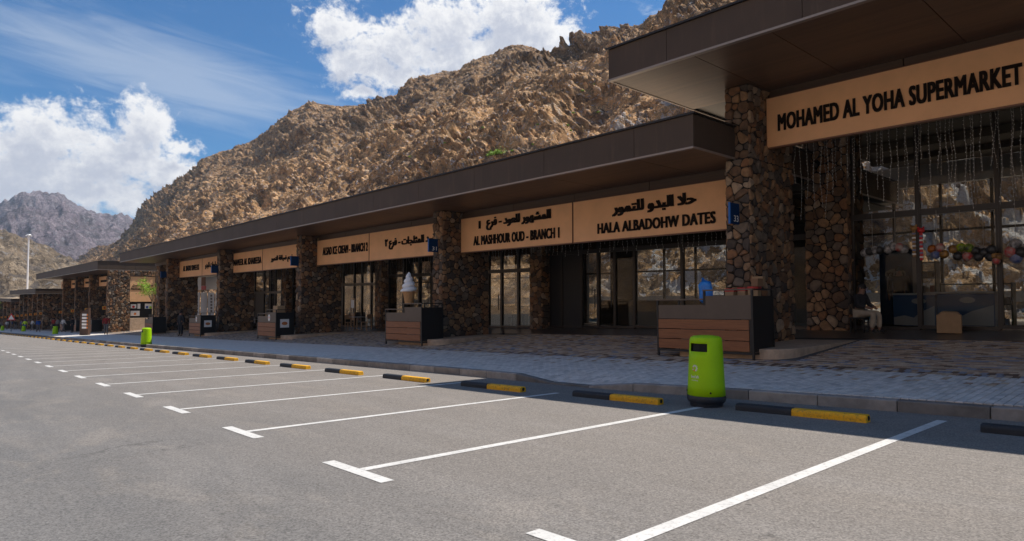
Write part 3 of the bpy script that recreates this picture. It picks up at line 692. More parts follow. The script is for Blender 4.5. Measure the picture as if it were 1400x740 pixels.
# ------------------------------------------------------------------ shop buildings
def building(loc, label, X0, X1, yf, zb, zt, slope, joints, cols, back, group=None):
    e = empty('shop_building', loc, label, 'building', 'low stone and bronze shop buildings with flat canopies')
    zf = lambda x: slope*(x-X1)
    js = [X1]+[j for j in joints if X0 < j < X1]+[X0]
    for b, a in zip(js, js[1:]):
        mb = MB(); g_ = .006
        mb.hexa([(a+g_, yf, zb+.05+zf(a)), (b-g_, yf, zb+.05+zf(b)), (b-g_, yf+.04, zb+.05+zf(b)), (a+g_, yf+.04, zb+.05+zf(a))],
                [(a+g_, yf, zt-.05+zf(a)), (b-g_, yf, zt-.05+zf(b)), (b-g_, yf+.04, zt-.05+zf(b)), (a+g_, yf+.04, zt-.05+zf(a))], FASC); part(mb, 'fascia_panel', e)
    def run(name, y0, y1, z0, z1, m, xa=X0, xb=X1):
        mb = MB(); mb.hexa([(xa, y0, z0+zf(xa)), (xb, y0, z0+zf(xb)), (xb, y1, z0+zf(xb)), (xa, y1, z0+zf(xa))], [(xa, y0, z1+zf(xa)), (xb, y0, z1+zf(xb)), (xb, y1, z1+zf(xb)), (xa, y1, z1+zf(xa))], m)
        return part(mb, name, e)
    run('roof_edge_cap', yf-.05, yf+.25, zt-.045, zt, CAPM, X0-.05, X1+.05)
    run('canopy_lip', yf-.012, yf+.10, zb, zb+.045, LIP, X0, X1)
    run('roof_core', yf+.045, back, zb+.06, zt-.055, BLACKM, X0+.05, X1-.045)
    run('roof_membrane', yf+.26, back, zt-.05, zt-.02, ROOFT, X0+.02, X1-.02)
    for xe, d in ((X1-.04, 1), (X0, -1)):      # end fascias
        js2 = [yf+.042, yf+3.2, yf+6.4, back]
        for a, b in zip(js2, js2[1:]):
            mb = MB(); mb.box(xe, xe+.04, a, b-.01, zb+.05+zf(xe), zt-.05+zf(xe), FASC); part(mb, 'end_fascia_panel', e)
        mb = MB(); mb.box(xe-(.0 if d > 0 else .05), xe+(.09 if d > 0 else .04), yf+.251, back, zt-.045+zf(xe), zt+zf(xe), CAPM); part(mb, 'end_cap', e)
        mb = MB(); mb.box(xe+(0 if d > 0 else 0), xe+.04, yf+.101, back, zb+zf(xe), zb+.045+zf(xe), LIP); part(mb, 'end_lip', e)
    return e, zf, js
JA = [-9.6-3.1*i for i in range(20)]
ZB, ZT = 4.62, 5.44
bA, zfA, jsA = building((-30, 15, zw(-30, 15)), 'long low shop building in the middle with a flat brown canopy and tan signs', -66.2, -7.95, 12.67, ZB, ZT, .0055, JA, None, REAR+.6)
JB = [-8.12+2.97*i for i in range(6)][::-1]
bB, zfB, jsB = building((0, 15, zw(0, 15)), 'tall nearest shop building at the right with the supermarket sign and a high canopy', -9.75, 8.5, 11.9, 6.4, 7.2, 0, JB, None, REAR+.6)
BACKC = 32
bC, zfC, jsC = building((-95, 15, zw(-95, 15)), 'second shop building down the street with stone end wall, behind the brown menu board', -119, -72.2, 12.0, 3.81, 4.68, .002, [-75-3.5*i for i in range(14)], None, BACKC)
bD, zfD, jsD = building((-135, 15, zw(-135, 15)), 'third shop building down the street, lower and darker, in front of the white mast', -160, -119.5, 12.0, 1.66, 2.44, .002, [-124-4*i for i in range(10)], None, BACKC)
bE, zfE, jsE = building((-180, 15, zw(-180, 15)), 'farthest shop building at the left edge with the lowest brown roof', -215, -156.5, 12.0, .22, .88, .0, [-162-5*i for i in range(10)], None, BACKC)
def soffit(e, zf, X0, X1, joints, y0, y1, z, m, m2, n=2):
    js = [X1-.05]+[j for j in sorted(joints, reverse=True) if X0+.3 < j < X1-.3]+[X0+.05]
    for i, (b, a) in enumerate(zip(js, js[1:])):
        mb = MB(); g_ = .008
        mb.hexa([(a+g_, y0, z+zf(a)), (b-g_, y0, z+zf(b)), (b-g_, y1, z+zf(b)), (a+g_, y1, z+zf(a))], [(a+g_, y0, z+.02+zf(a)), (b-g_, y0, z+.02+zf(b)), (b-g_, y1, z+.02+zf(b)), (a+g_, y1, z+.02+zf(a))], m if i % 2 else m2)
        part(mb, 'soffit_panel', e)
soffit(bA, zfA, -66.2, -7.95, [j for j in JA], 12.775, 15.45, ZB+.012, SOFF, SOFF2)
soffit(bB, zfB, -9.75, 8.5, [-7.5, -5.8, -3.4, -1.1, 1.2, 3.5, 5.8], 12.005, 15.45, 6.412, SOFF, SOFF2)
for e, zf, a, b, z in ((bC, zfC, -119, -72.2, 3.81), (bD, zfD, -160, -119.5, 1.66), (bE, zfE, -215, -156.5, .22)):
    soffit(e, zf, a, b, [], 12.105, 14.6, z+.012, SOFF, SOFF)
# inner ceilings (the room behind the signs)
def simple(e, name, x0, x1, y0, y1, z0, z1, m, bevel=0):
    mb = MB(); mb.box(x0, x1, y0, y1, z0, z1, m); return part(mb, name, e, bevel=bevel)
def slopebox(e, zf, name, x0, x1, y0, y1, z0, z1, m):
    mb = MB(); mb.hexa([(x0, y0, z0+zf(x0)), (x1, y0, z0+zf(x1)), (x1, y1, z0+zf(x1)), (x0, y1, z0+zf(x0))], [(x0, y0, z1+zf(x0)), (x1, y0, z1+zf(x1)), (x1, y1, z1+zf(x1)), (x0, y1, z1+zf(x0))], m)
    return part(mb, name, e)
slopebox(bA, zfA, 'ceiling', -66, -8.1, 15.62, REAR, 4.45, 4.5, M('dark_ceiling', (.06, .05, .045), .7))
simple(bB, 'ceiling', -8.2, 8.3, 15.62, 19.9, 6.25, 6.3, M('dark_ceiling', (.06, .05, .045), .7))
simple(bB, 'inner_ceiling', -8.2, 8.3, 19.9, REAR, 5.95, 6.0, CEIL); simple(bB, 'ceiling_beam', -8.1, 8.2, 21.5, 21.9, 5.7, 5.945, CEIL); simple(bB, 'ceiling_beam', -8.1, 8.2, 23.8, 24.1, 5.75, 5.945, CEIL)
# bulkheads between canopy and signs, with upright joints
for xr0, xr1 in zip(XR, XR[1:]+[-66]):
    a, b = xr1+.01, xr0-COLW-.01
    if xr0 == -57.8: a = -66
    n = max(1, round((b-a)/2.9))
    for i in range(n):
        xa, xb = a+(b-a)*i/n, a+(b-a)*(i+1)/n
        slopebox(bA, zfA, 'bulkhead_board', xa+.01, xb-.01, 15.455, 15.5, 4.36-.0, ZB+.012, BULK)
for i in range(5): simple(bB, 'bulkhead_board', -7.55+3.0*i+.01, -7.55+3.0*(i+1)-.01, 15.455, 15.5, 6.2, 6.41, BULK)
# stone columns
B0 = lambda x: zw(x, 14.5)-.3
stone_column(bB, XR[0]-COLW, XR[0], CY0, CY1, B0(-7.6), 6.41, single=300, zsplit=4.62, seed=1, cell=.20)
for i, xr in enumerate(XR[1:]): stone_column(bA, xr-COLW, xr, CY0, CY1, B0(xr), ZB+.01+zfA(xr), single=300 if i == 0 else 0, seed=i+2, cell=.205 if i < 2 else .25)
stone_column(bB, 5.0, 5.62, CY0, CY1, B0(5), 6.41, seed=9)
# inner stone fins at the shop fronts
stone_column(bB, -8.15, -6.98, 18.75, 19.9, zw(-7.5, 19)-.1, 6.24, single=150, seed=21, cell=.21)
for i, xr in enumerate(XR[1:-1]): stone_column(bA, xr+.62, xr+1.3, 18.5, 19.9, zw(xr, 19)-.1, 4.44+zfA(xr), seed=22+i, cell=.21, single=80 if i == 0 else 0)
# wide stone piece under the sign on the building's far end
stone_column(bA, -66.0, -64.8, 15.6, 18.0, B0(-65), 4.3, seed=33, cell=.3)
# ------------------------------------------------------------------ plinths beside the columns
PG = 'sand coloured plinths at the foot of the stone columns'
for i, xr in enumerate(XR[:5]):
    def rounded(x0, x1, y0, y1, r, n=6):
        p = [(x0, y0)]; p += [(x1-r+r*math.sin(t), y0+r-r*math.cos(t)) for t in [math.pi/2*j/n for j in range(n+1)]]; p += [(x1+.12, y1), (x0, y1)]; return p
    e_lab = ['sand plinth with rounded corner right of the nearest counter kiosk', 'sand plinth beside the kiosk that carries the ice cream cone', 'sand plinth right of the kiosk with a round sticker and cake picture, third column',
             'sand plinth beside the small fourth kiosk', 'sand plinth by the fifth kiosk near the small tree'][i]
    ztop = lambda x, y: GX*xc(x)+.43+.012*(y-17)
    mb = MB(); mb.prism(rounded(xr-1.2, xr+1.42, 13.32, 17.3, .55, 8), lambda x, y: zw(x, y)-.2, ztop, PLINTH)
    o = mb.obj('column_plinth', bevel=.02); tag(o, e_lab, 'plinth', PG)
# ------------------------------------------------------------------ shop fronts
def bar(mb, x0, x1, y0, y1, z0, z1): mb.box(x0, x1, y0, y1, z0, z1, FRAME)
def storefront(e, xs, y, zb_, ztr, ztop, gl, thick=(.09,), dark=(), upper=True, doors=()):
    """xs: mullion centres; zb_(x) floor; one window per field"""
    for a, b in zip(xs, xs[1:]):
        zf_ = zb_((a+b)/2); f = MB(); w = .055
        bar(f, a-.0, a+w, y-.06, y+.06, zf_, ztop); bar(f, b-w, b-.002, y-.058, y+.062, zf_, ztop)
        bar(f, a+w, b-w, y-.05, y+.05, zf_, zf_+.09); bar(f, a+w, b-w, y-.055, y+.055, ztr, ztr+.16); bar(f, a+w, b-w, y-.05, y+.05, ztop-.08, ztop)
        fr = part(f, 'window_frame', e)
        if (a, b) in doors:
            h = MB(); h.box(b-w-.06, b-w-.03, y-.13, y-.10, zf_+.8, zf_+1.5, BLACKM); part(h, 'handle', e, fr)
        g = MB()
        if (a, b) in dark: g.box(a+w, b-w, y-.02, y+.02, zf_+.09, ztr, BLACKM)
        else: g.box(a+w, b-w, y-.006, y+.006, zf_+.09, ztr, gl)
        part(g, 'pane', e, fr)
        g = MB(); g.box(a+w, b-w, y-.006, y+.006, ztr+.16, ztop-.08, gl); part(g, 'pane', e, fr)
zfl = lambda x: zw(x, 19)+.01
storefront(bB, [-6.96, -5.34, -3.65, -1.9, -.1, 1.7, 3.4, 5.0], GLY, zfl, 3.38, 6.24, GLASS)
x1_ = [-18.68, -18.0, -16.95, -16.1, -15.3, -14.4, -12.4, -10.7, -9.0, -8.17]
storefront(bA, x1_, GLY, zfl, 2.95, 4.4, GLASS, dark=[(-18.68, -18.0), (-18.0, -16.95)], doors=[(-16.95, -16.1), (-16.1, -15.3)])
def bayfront(xr_left, xr_right, k_):
    L0, R0 = xr_left+1.3, xr_right
    xs = [L0, L0+1.5, L0+3.0, L0+4.2, L0+5.6, L0+7.4, R0-1.7-.9, R0-1.7, R0-.6]+[R0+.62]
    storefront(bA, xs, GLY, zfl, 2.75-.42*k_, 4.36-.06*k_, GLASS, dark=[(xs[3], xs[4])] if k_ == 1 else [(xs[2], xs[3]), (xs[4], xs[5])], doors=[(xs[6], xs[7])])
bayfront(-32.5, -20.0, 1); bayfront(-45.2, -32.5, 2); bayfront(-57.8, -45.2, 3)
# rear walls with window openings
def rear(e, x0, x1, opens, z0f, ztop, head):
    x = x1
    for (b, a) in sorted(opens, reverse=True):
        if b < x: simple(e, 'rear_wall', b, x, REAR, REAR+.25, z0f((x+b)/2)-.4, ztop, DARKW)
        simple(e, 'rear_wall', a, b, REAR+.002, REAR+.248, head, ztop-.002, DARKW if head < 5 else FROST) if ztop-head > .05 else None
        n = max(1, round((b-a)/1.5)); f = MB(); zz = z0f(a)
        for i in range(n+1):
            xx = a+(b-a)*i/n; bar(f, xx-.04, xx+.04, REAR-.02, REAR+.1, zz, head-.003)
        zt2 = zz+ (head-zz)*.66
        bar(f, a+.041, b-.041, REAR-.015, REAR+.095, zt2, zt2+.08); bar(f, a+.041, b-.041, REAR-.015, REAR+.095, zz, zz+.06)
        fr = part(f, 'rear_window_frame', e); g = MB(); g.box(a, b, REAR+.04, REAR+.046, zz+.06, head-.01, GLASSB); part(g, 'pane', e, fr); x = a
    if x > x0: simple(e, 'rear_wall', x0, x, REAR, REAR+.25, z0f((x+x0)/2)-.6, ztop, DARKW)
rear(bA, -66, -9.6, [(-14.6, -19.7), (-21.2, -22.9), (-27.2, -31.0), (-37.2, -39.7), (-45.5, -46.4), (-58, -60)], zfl, 4.44, 3.75)
rear(bB, -9.6, 8.3, [(8.0, -9.55)], zfl, 5.945, 5.2)
rear(bA, -13.0, -9.65, [(-11.0, -11.9)], zfl, 4.44, 3.3) if False else None
mb = MB()
simple(bB, 'side_wall', -9.62, -9.5, 20.5, REAR-.05, zw(-9.5, 20)-.3, 5.94, DARKW) if False else None
simple(bB, 'side_wall', 8.1, 8.3, 16.9, REAR, zw(8, 20)-.3, 6.24, DARKW)
# stone side wall inside the supermarket, behind the upper glass
stone_column(bB, -9.3, -8.85, 20.6, 24.6, 3.6, 5.94, seed=44, cell=.3, name='inner_stone_wall')
# reception counters and shelves that show through the glass
def counter(x, y, L_, D_, H_, lab, m, top=None):
    e = empty('shop_counter', (x, y, zw(x, y)+.008), lab, 'counter'); a = MB(); a.box(-L_/2, L_/2, -D_/2, D_/2, .06, H_-.04, m); a.obj('body', e, bevel=.01)
    a = MB(); a.box(-L_/2-.03, L_/2+.03, -D_/2-.03, D_/2+.03, H_-.04, H_, top or CAPP); a.obj('counter_top', e, bevel=.006)
    a = MB(); a.box(-L_/2+.04, L_/2-.04, -D_/2+.04, D_/2-.04, 0, .06, BLACKM); a.obj('toe_kick', e); return e
counter(-16.2, 21.5, 3.4, .7, 1.05, 'long grey counter behind the glass door of the dates shop', CAPP); counter(-13.2, 22.4, 2.6, .7, 1.0, 'grey counter behind the wide window of the dates shop', CAPP)
counter(-23.6, 21.0, 2.4, .6, 1.0, 'grey counter behind the sunlit doors under the oud sign', M('pale_counter', (.35, .33, .31), .6)); counter(-35.8, 21.5, 3, .7, 1.0, 'dark counter inside the ice cream shop', CAPP)
# ------------------------------------------------------------------ signs
SG = 'tan shop signs under the canopies'
def shop_sign(x0, x1, zf, z0, z1, lab, texts, y=15.5):
    xm = (x0+x1)/2; e = empty('shop_sign', (xm, y, z0+zf(xm)), lab, 'shop sign', SG); p = math.atan(zf(1)-zf(0)) if zf else 0
    mb = MB(); mb.hexa([(x0+.012, y-.14, z0+zf(x0)), (x1-.012, y-.14, z0+zf(x1)), (x1-.012, y-.003, z0+zf(x1)), (x0+.012, y-.003, z0+zf(x0))],
                       [(x0+.012, y-.14, z1+zf(x0)), (x1-.012, y-.14, z1+zf(x1)), (x1-.012, y-.003, z1+zf(x1)), (x0+.012, y-.003, z1+zf(x0))], SIGN); part(mb, 'sign_panel', e)
    mb = MB(); t = .035
    for (za, zb2) in ((z0-t, z0-.001), (z1+.001, z1+t*.5)):
        mb.hexa([(x0, y-.155, za+zf(x0)), (x1, y-.155, za+zf(x1)), (x1, y, za+zf(x1)), (x0, y, za+zf(x0))], [(x0, y-.155, zb2+zf(x0)), (x1, y-.155, zb2+zf(x1)), (x1, y, zb2+zf(x1)), (x0, y, zb2+zf(x0))], SIGNE)
    for (xa, xb) in ((x0, x0+.01), (x1-.01, x1)): mb.box(xa, xb, y-.15, y-.001, z0+zf(xa)+.0, z1+zf(xa), SIGNE)
    part(mb, 'sign_frame', e)
    for (tx, cx, cz, w, h, bold) in texts:
        if any(ord(c) > 0x600 for c in tx): h, bold = h*1.12, bold*1.45
        lettering(e, tx, LETT, cx, y-.152, cz+zf(cx), w, h, .01, bold, space=1.0 if any(ord(c) > 0x600 for c in tx) else 1.08)
    return e
def zfs(x): return .0045*(x+7.6)
def tx(s, u0, vt0, vb0, u1, vt1, vb1, y=15.5, bold=.02, zf=zfs):
    a, b, c, d = atY(u0, vt0, y-.14), atY(u0, vb0, y-.14), atY(u1, vt1, y-.14), atY(u1, vb1, y-.14); cx = (a.x+c.x)/2
    return (s, cx, (a.z+b.z+c.z+d.z)/4-zf(cx), c.x-a.x, (a.z-b.z+c.z-d.z)/2, bold)
shop_sign(-14.07, -8.24, zfs, 3.05, 4.34, 'tan sign reading HALA ALBADOHW DATES, between two stone columns', [tx(arabic('حلا البدو للتمور'), 838.5, 279, 295.5, 951, 262.8, 281, bold=.036), tx('HALA ALBADOHW DATES', 817.9, 305.6, 319.8, 978, 290, 305, bold=.036)])
shop_sign(-19.97, -14.1, zfs, 3.05, 4.34, 'tan sign reading AL MASHHOUR OUD - BRANCH 1', [tx(arabic('المشهور للعود - فرع')+' ', 666, 299.5, 314.5, 752.8, 287, 303, bold=.036), tx('1', 655, 302.5, 313, 657.6, 302.2, 312.7, bold=.0), tx('AL MASHHOUR OUD - BRANCH 1', 648.3, 323, 335.6, 764.8, 311.8, 325, bold=.036)])
shop_sign(-32.48, -27.03, zfs, 3.05, 4.34, 'tan sign reading ALSAD ICE CREAM - BRANCH 2', [tx('ALSAD ICE CREAM - BRANCH 2', 442, 339.5, 349.4, 503, 331, 342.7, bold=.036)])
shop_sign(-27.0, -20.64, zfs, 3.05, 4.34, 'tan sign with only Arabic words for the ice cream shop, above the cone', [tx('٢ '+arabic('اسد المثلجات - فرع'), 527.2, 328.6, 341.4, 596, 319.6, 333.7, bold=.036)])
shop_sign(-45.18, -40.05, zfs, 3.05, 4.34, 'tan sign with a long line of Latin capitals, left sign of the third bay', [tx('NAMEER AL KHABEESA', 320, 355.6, 363.8, 357.6, 351, 359.6, bold=.036)])
shop_sign(-40.02, -33.14, zfs, 3.05, 4.34, 'tan sign with only Arabic words, right sign of the third bay', [tx(arabic('نجم ضيافة التمور').replace('ﺿ', 'ﺿ'), 371, 351.6, 360.5, 400, 347, 356, bold=.036)])
shop_sign(-57.78, -51.9, zfs, 3.05, 4.34, 'tan sign with Latin capitals above the white posters', [tx('AL BADU SWEETS', 250.8, 364.3, 371, 272.4, 361.5, 369, bold=.036)])
shop_sign(-51.87, -45.84, zfs, 3.05, 4.34, 'tan sign with Arabic words above the white posters', [tx(arabic('حلويات البدو'), 281.2, 359.6, 367.7, 297, 358, 366, bold=.036)])
shop_sign(-7.58, -2.32, None or (lambda x: 0), 4.97, 6.19, 'large tan sign reading MOHAMED AL YOHA SUPERMARKET', [tx('MOHAMED AL YOHA SUPERMARKET', 1064.4, 155.3, 177.3, 1396.6, 89, 117.2, bold=.036, zf=lambda x: 0)])
# blue numbered blades on the columns
for i, (xr, num) in enumerate(zip(XR, ('33', '31', '29', '27', '25'))):
    zf_ = (3.02 if i == 0 else 2.98)-.045*(i > 1)*i; xx = xr-.27; e = empty('number_sign', (xx, 14.3, zf_), 'small blue number plate on the %s stone column' % ['nearest', 'second', 'third', 'fourth', 'fifth'][i]+(', reading 33' if i == 0 else ', reading 31' if i == 1 else ''), 'number sign', 'blue number plates on the columns')
    mb = MB(); mb.box(xx-.02, xx+.02, 14.06, 14.47, zf_, zf_+.5, BLUES); part(mb, 'plate', e)
    mb = MB(); mb.box(xx-.024, xx+.024, 14.03, 14.06, zf_-.004, zf_+.504, BLUEE); part(mb, 'plate_edge', e)
    if i < 2:
        lettering(e, num, WHITEP, xx+.028, 14.3, zf_+.13, .21, .15, .002, .0, 'number', rz=RAD(90))
# ------------------------------------------------------------------ kiosks
KG = 'bronze and wood counter kiosks in front of the columns'
def grid_panel(mb, y0, y1, z0, z1, x): pass
def make_kiosk():
    e = empty('counter_kiosk', (0, 0, 0)); L_, D_, SP = 2.46, .95, 1.27; hl, hr = 1.34, 1.54; p = .045
    mb = MB()
    for (x, h) in ((0, hl), (L_-p, hr)):
        for y in (0, D_-p): mb.box(x, x+p, y, y+p, 0 if y == 0 else .08, h, BLACKM)
    mb.box(SP, SP+p, 0, p, hl-.15, hr, BLACKM); mb.box(SP, SP+p, D_-p, D_, .08, hr, BLACKM)
    mb.box(p, L_-p, .002, p-.002, .12, .17, BLACKM); mb.box(L_-p+.002, L_-.002, p, D_-p, .12, .17, BLACKM); mb.box(.002, p-.002, p, D_-p, .12, .17, BLACKM); mb.box(p, L_-p, D_-p+.002, D_-.002, .12, .17, BLACKM)
    mb.obj('frame', e)
    mb = MB(); mb.box(0, SP, -.006, p+.004, hl-.03, hl+.004, CAPP); mb.box(SP-.006, L_+.004, -.006, p+.004, hr-.03, hr+.004, CAPP)
    mb.box(.004, p, p+.005, D_, hl-.03, hl, CAPP); mb.box(.004, SP, D_-p, D_+.004, hl-.029, hl+.001, CAPP); mb.box(SP, L_+.002, D_-p, D_+.004, hr-.029, hr+.001, CAPP); mb.box(L_-p, L_+.004, p+.005, D_-p, hr-.029, hr+.001, BLACKM); mb.obj('top_rail', e)
    mb = MB(); mb.add([(p, .012, .88), (L_-p, .012, .88), (L_-p, .012, hr-.14), (SP, .012, hr-.14), (SP, .012, hl-.14), (p, .012, hl-.14),
                       (p, .03, .88), (L_-p, .03, .88), (L_-p, .03, hr-.14), (SP, .03, hr-.14), (SP, .03, hl-.14), (p, .03, hl-.14)],
                      [(0, 1, 2, 3, 4, 5), (11, 10, 9, 8, 7, 6)]+[(i, (i+1) % 6 + 0, (i+1) % 6+6, i+6)[::-1] for i in range(6)], CAPP); mb.obj('front_panel', e)
    for j in range(3):
        mb = MB(); z0 = .185+j*.232; mb.box(p+.004, L_-p-.06, .0, .026, z0, z0+.218, KW); mb.obj('wood_plank', e, bevel=.004)
    mb = MB(); mb.box(L_-p-.05, L_-p, .008, .026, .18, .86, BLACKM); mb.obj('edge_strip', e)
    mb = MB(); mb.box(L_-.028, L_-.012, p, D_-p, .18, hr-.16, BLACKM); mb.obj('side_panel', e)
    mb = MB(); mb.box(.012, .028, p, D_-p, .18, hl-.16, BLACKM); mb.obj('side_panel', e)
    mb = MB(); mb.box(p, SP, p, D_-.1, hl-.32, hl-.29, BLACKM); mb.box(SP, L_-p, p, D_-.1, hr-.32, hr-.29, BLACKM); mb.obj('counter_shelf', e)
    return e
k0 = make_kiosk(); KX = [-9.26, -21.72, -34.66, -46.75, -58.6]; kpos = []
kl = ['nearest counter kiosk, behind the nearest green bin, with snack boxes on its top', 'counter kiosk with the giant ice cream cone standing on it', 'counter kiosk with an open carton on top and a round sticker',
      'small counter kiosk with a round sticker in front of the white posters', 'farthest counter kiosk, next to the small tree, showing its black side']
for i, x in enumerate(KX):
    e = k0 if i == 0 else copy_tree(k0); z_ = zw(x+1.2, 13.05)+(.0); e.location = (x, 13.08, z_-.01); e.rotation_euler = (0, -math.atan(GX)*.5, 0); tag(e, kl[i], 'kiosk', KG); kpos.append((x, z_))
    if i in (2, 3):
        mb = MB(); mb.lathe([(.13, 0), (.13, .003)], WHITEP, 20); me = mb.mesh('round_sticker'); me.transform(Matrix.Scale(1.35, 4, (0, 1, 0))); me.transform(Matrix.Rotation(RAD(90), 4, 'X')); me.transform(Matrix.Translation((1.55, .008, 1.12)))
        o = link(bpy.data.objects.new('round_sticker', me)); o.parent = e
        mb = MB(); mb.ball((1.55, .006, 1.13), .06, ORNG, 6, sy=.1); mb.obj('sticker_print', e)
        mb = MB(); mb.box(2.452, 2.458, .22, .68, .62, 1.05, WHITEP); mb.obj('picture', e)
        mb = MB(); mb.ball((2.458, .45, .83), .16, M('cake_print', (.5, .16, .04), .6), 8, sx=.02, sz=.55); mb.obj('picture_print', e)
# things on the nearest kiosk
bz = kpos[0][1]
def carton(x, y, z, sx, sy, sz, lab, m, rz=0, lid=None, name='snack_box', cat='box', grp=None):
    e = empty(name, (x, y, z), lab, cat, grp, rz)
    mb = MB(); mb.box(-sx/2, sx/2, -sy/2, sy/2, 0, sz, m); mb.obj('box_body', e, bevel=.006)
    if lid: mb = MB(); mb.box(-sx/2-.003, sx/2+.003, -sy/2-.003, sy/2+.003, sz*.8, sz+.005, lid); mb.obj('printed_band', e)
    return e
CARD = M('cardboard', (.36, .22, .11), .85, .15, 8); RED = M('red_print', (.55, .02, .02), .5); KRAFT = M('kraft_box', (.42, .27, .14), .8)
zt_ = bz+1.235
carton(-7.55, 13.5, zt_, .20, .22, .34, 'kraft snack box with a red top band, left of the row on the nearest kiosk', KRAFT, .1, RED, grp='snack boxes on the nearest kiosk')
carton(-7.30, 13.62, zt_, .20, .22, .36, 'kraft snack box with red band, middle of the row on the nearest kiosk', KRAFT, -.1, RED, grp='snack boxes on the nearest kiosk')
carton(-7.02, 13.55, zt_, .22, .22, .38, 'kraft snack box with a red top band under the tan carton on the nearest kiosk', KRAFT, .15, RED, grp='snack boxes on the nearest kiosk')
e = carton(-7.02, 13.75, zt_+.39, .24, .2, .22, 'tan carton with a round hole, topmost of the boxes on the nearest kiosk', CARD, .2)
mb = MB(); mb.ball((-.02, -.1, .12), .035, HOLE, 6, sy=.15); mb.obj('round_hole', e)
carton(-6.88, 13.4, zt_+.385, .16, .2, .17, 'brown wooden looking box at the right end of the nearest kiosk', M('brown_box', (.22, .11, .05), .7), -.1)
BLUEBAG = M('blue_plastic_bag', (.01, .16, .55), .3, .4, 8, .6, 14, col2=(.02, .26, .75), dist=.03)
mb = MB(); rnd = random.Random(3); n = 16; prof = [(.10, 0), (.155, .05), (.16, .18), (.15, .33), (.155, .42), (.13, .47), (.10, .50)]
vs = [(r*(1+.15*math.sin(3*a+j)+rnd.uniform(-.08, .08))*math.cos(a)*1.05, r*.6*math.sin(a)*(1+rnd.uniform(-.1, .1)), z+(.09 if (i in (6, 7) and j == 6) else 0)) for j, (r, z) in enumerate(prof) for i in range(n) for a in [2*math.pi*i/n]]
mb.add(vs, [(j*n+i, j*n+(i+1) % n, (j+1)*n+(i+1) % n, (j+1)*n+i) for j in range(6) for i in range(n)]+[tuple(6*n+i for i in range(n)), tuple(range(n-1, -1, -1))], BLUEBAG)
o = mb.obj('plastic_bag', smooth=True); o.location = (-8.16, 13.45, bz+1.25); tag(o, 'crumpled blue plastic bag standing on the nearest kiosk', 'bag')
# box on the third kiosk
carton(-32.75, 13.45, kpos[2][1]+1.27, .55, .4, .48, 'open pale carton on top of the third kiosk', KRAFT)
# ice cream cone
ez = kpos[1][1]+1.515
e = empty('ice_cream_cone', (-20.75, 13.5, ez), 'giant white soft ice cream cone display standing on a kiosk', 'ice cream display')
CONEM = M('wafer_cone', (.58, .31, .13), .7, .15, 14, .5, 40); CREAM = M('soft_ice_white', (.86, .85, .84), .45)
mb = MB(); mb.lathe([(.155, 0), (.16, .02), (.235, .47), (.262, .50), (.26, .545), (.24, .56)], CONEM, 28); mb.obj('wafer_cone', e, smooth=True)
e.scale = (.95, .95, .90); n, T_ = 36, 90; vs = []
for j in range(T_+1):
    t = j/T_; z = .53+t*.82; R = .30*(1-t)**.75+.012; tw = z*14.; b_ = .13*R
    bul = abs(math.sin(math.pi*(t*3.6)))**.7 if t < .97 else .5
    for i in range(n):
        a = 2*math.pi*i/n; ph = t*3.7*2*math.pi-a; fq = (t*3.9-a/(2*math.pi)) % 1.0; bulge = .70+.40*math.sin(math.pi*fq)**.55
        vs.append((R*bulge*math.cos(a)+.02*t*math.sin(tw*.3), R*bulge*math.sin(a), z))
mb = MB(); mb.add(vs, [(j*n+i, j*n+(i+1) % n, (j+1)*n+(i+1) % n, (j+1)*n+i) for j in range(T_) for i in range(n)]+[tuple(T_*n+i for i in range(n)), tuple(range(n-1, -1, -1))], CREAM); mb.obj('ice_cream_swirl', e, smooth=True)
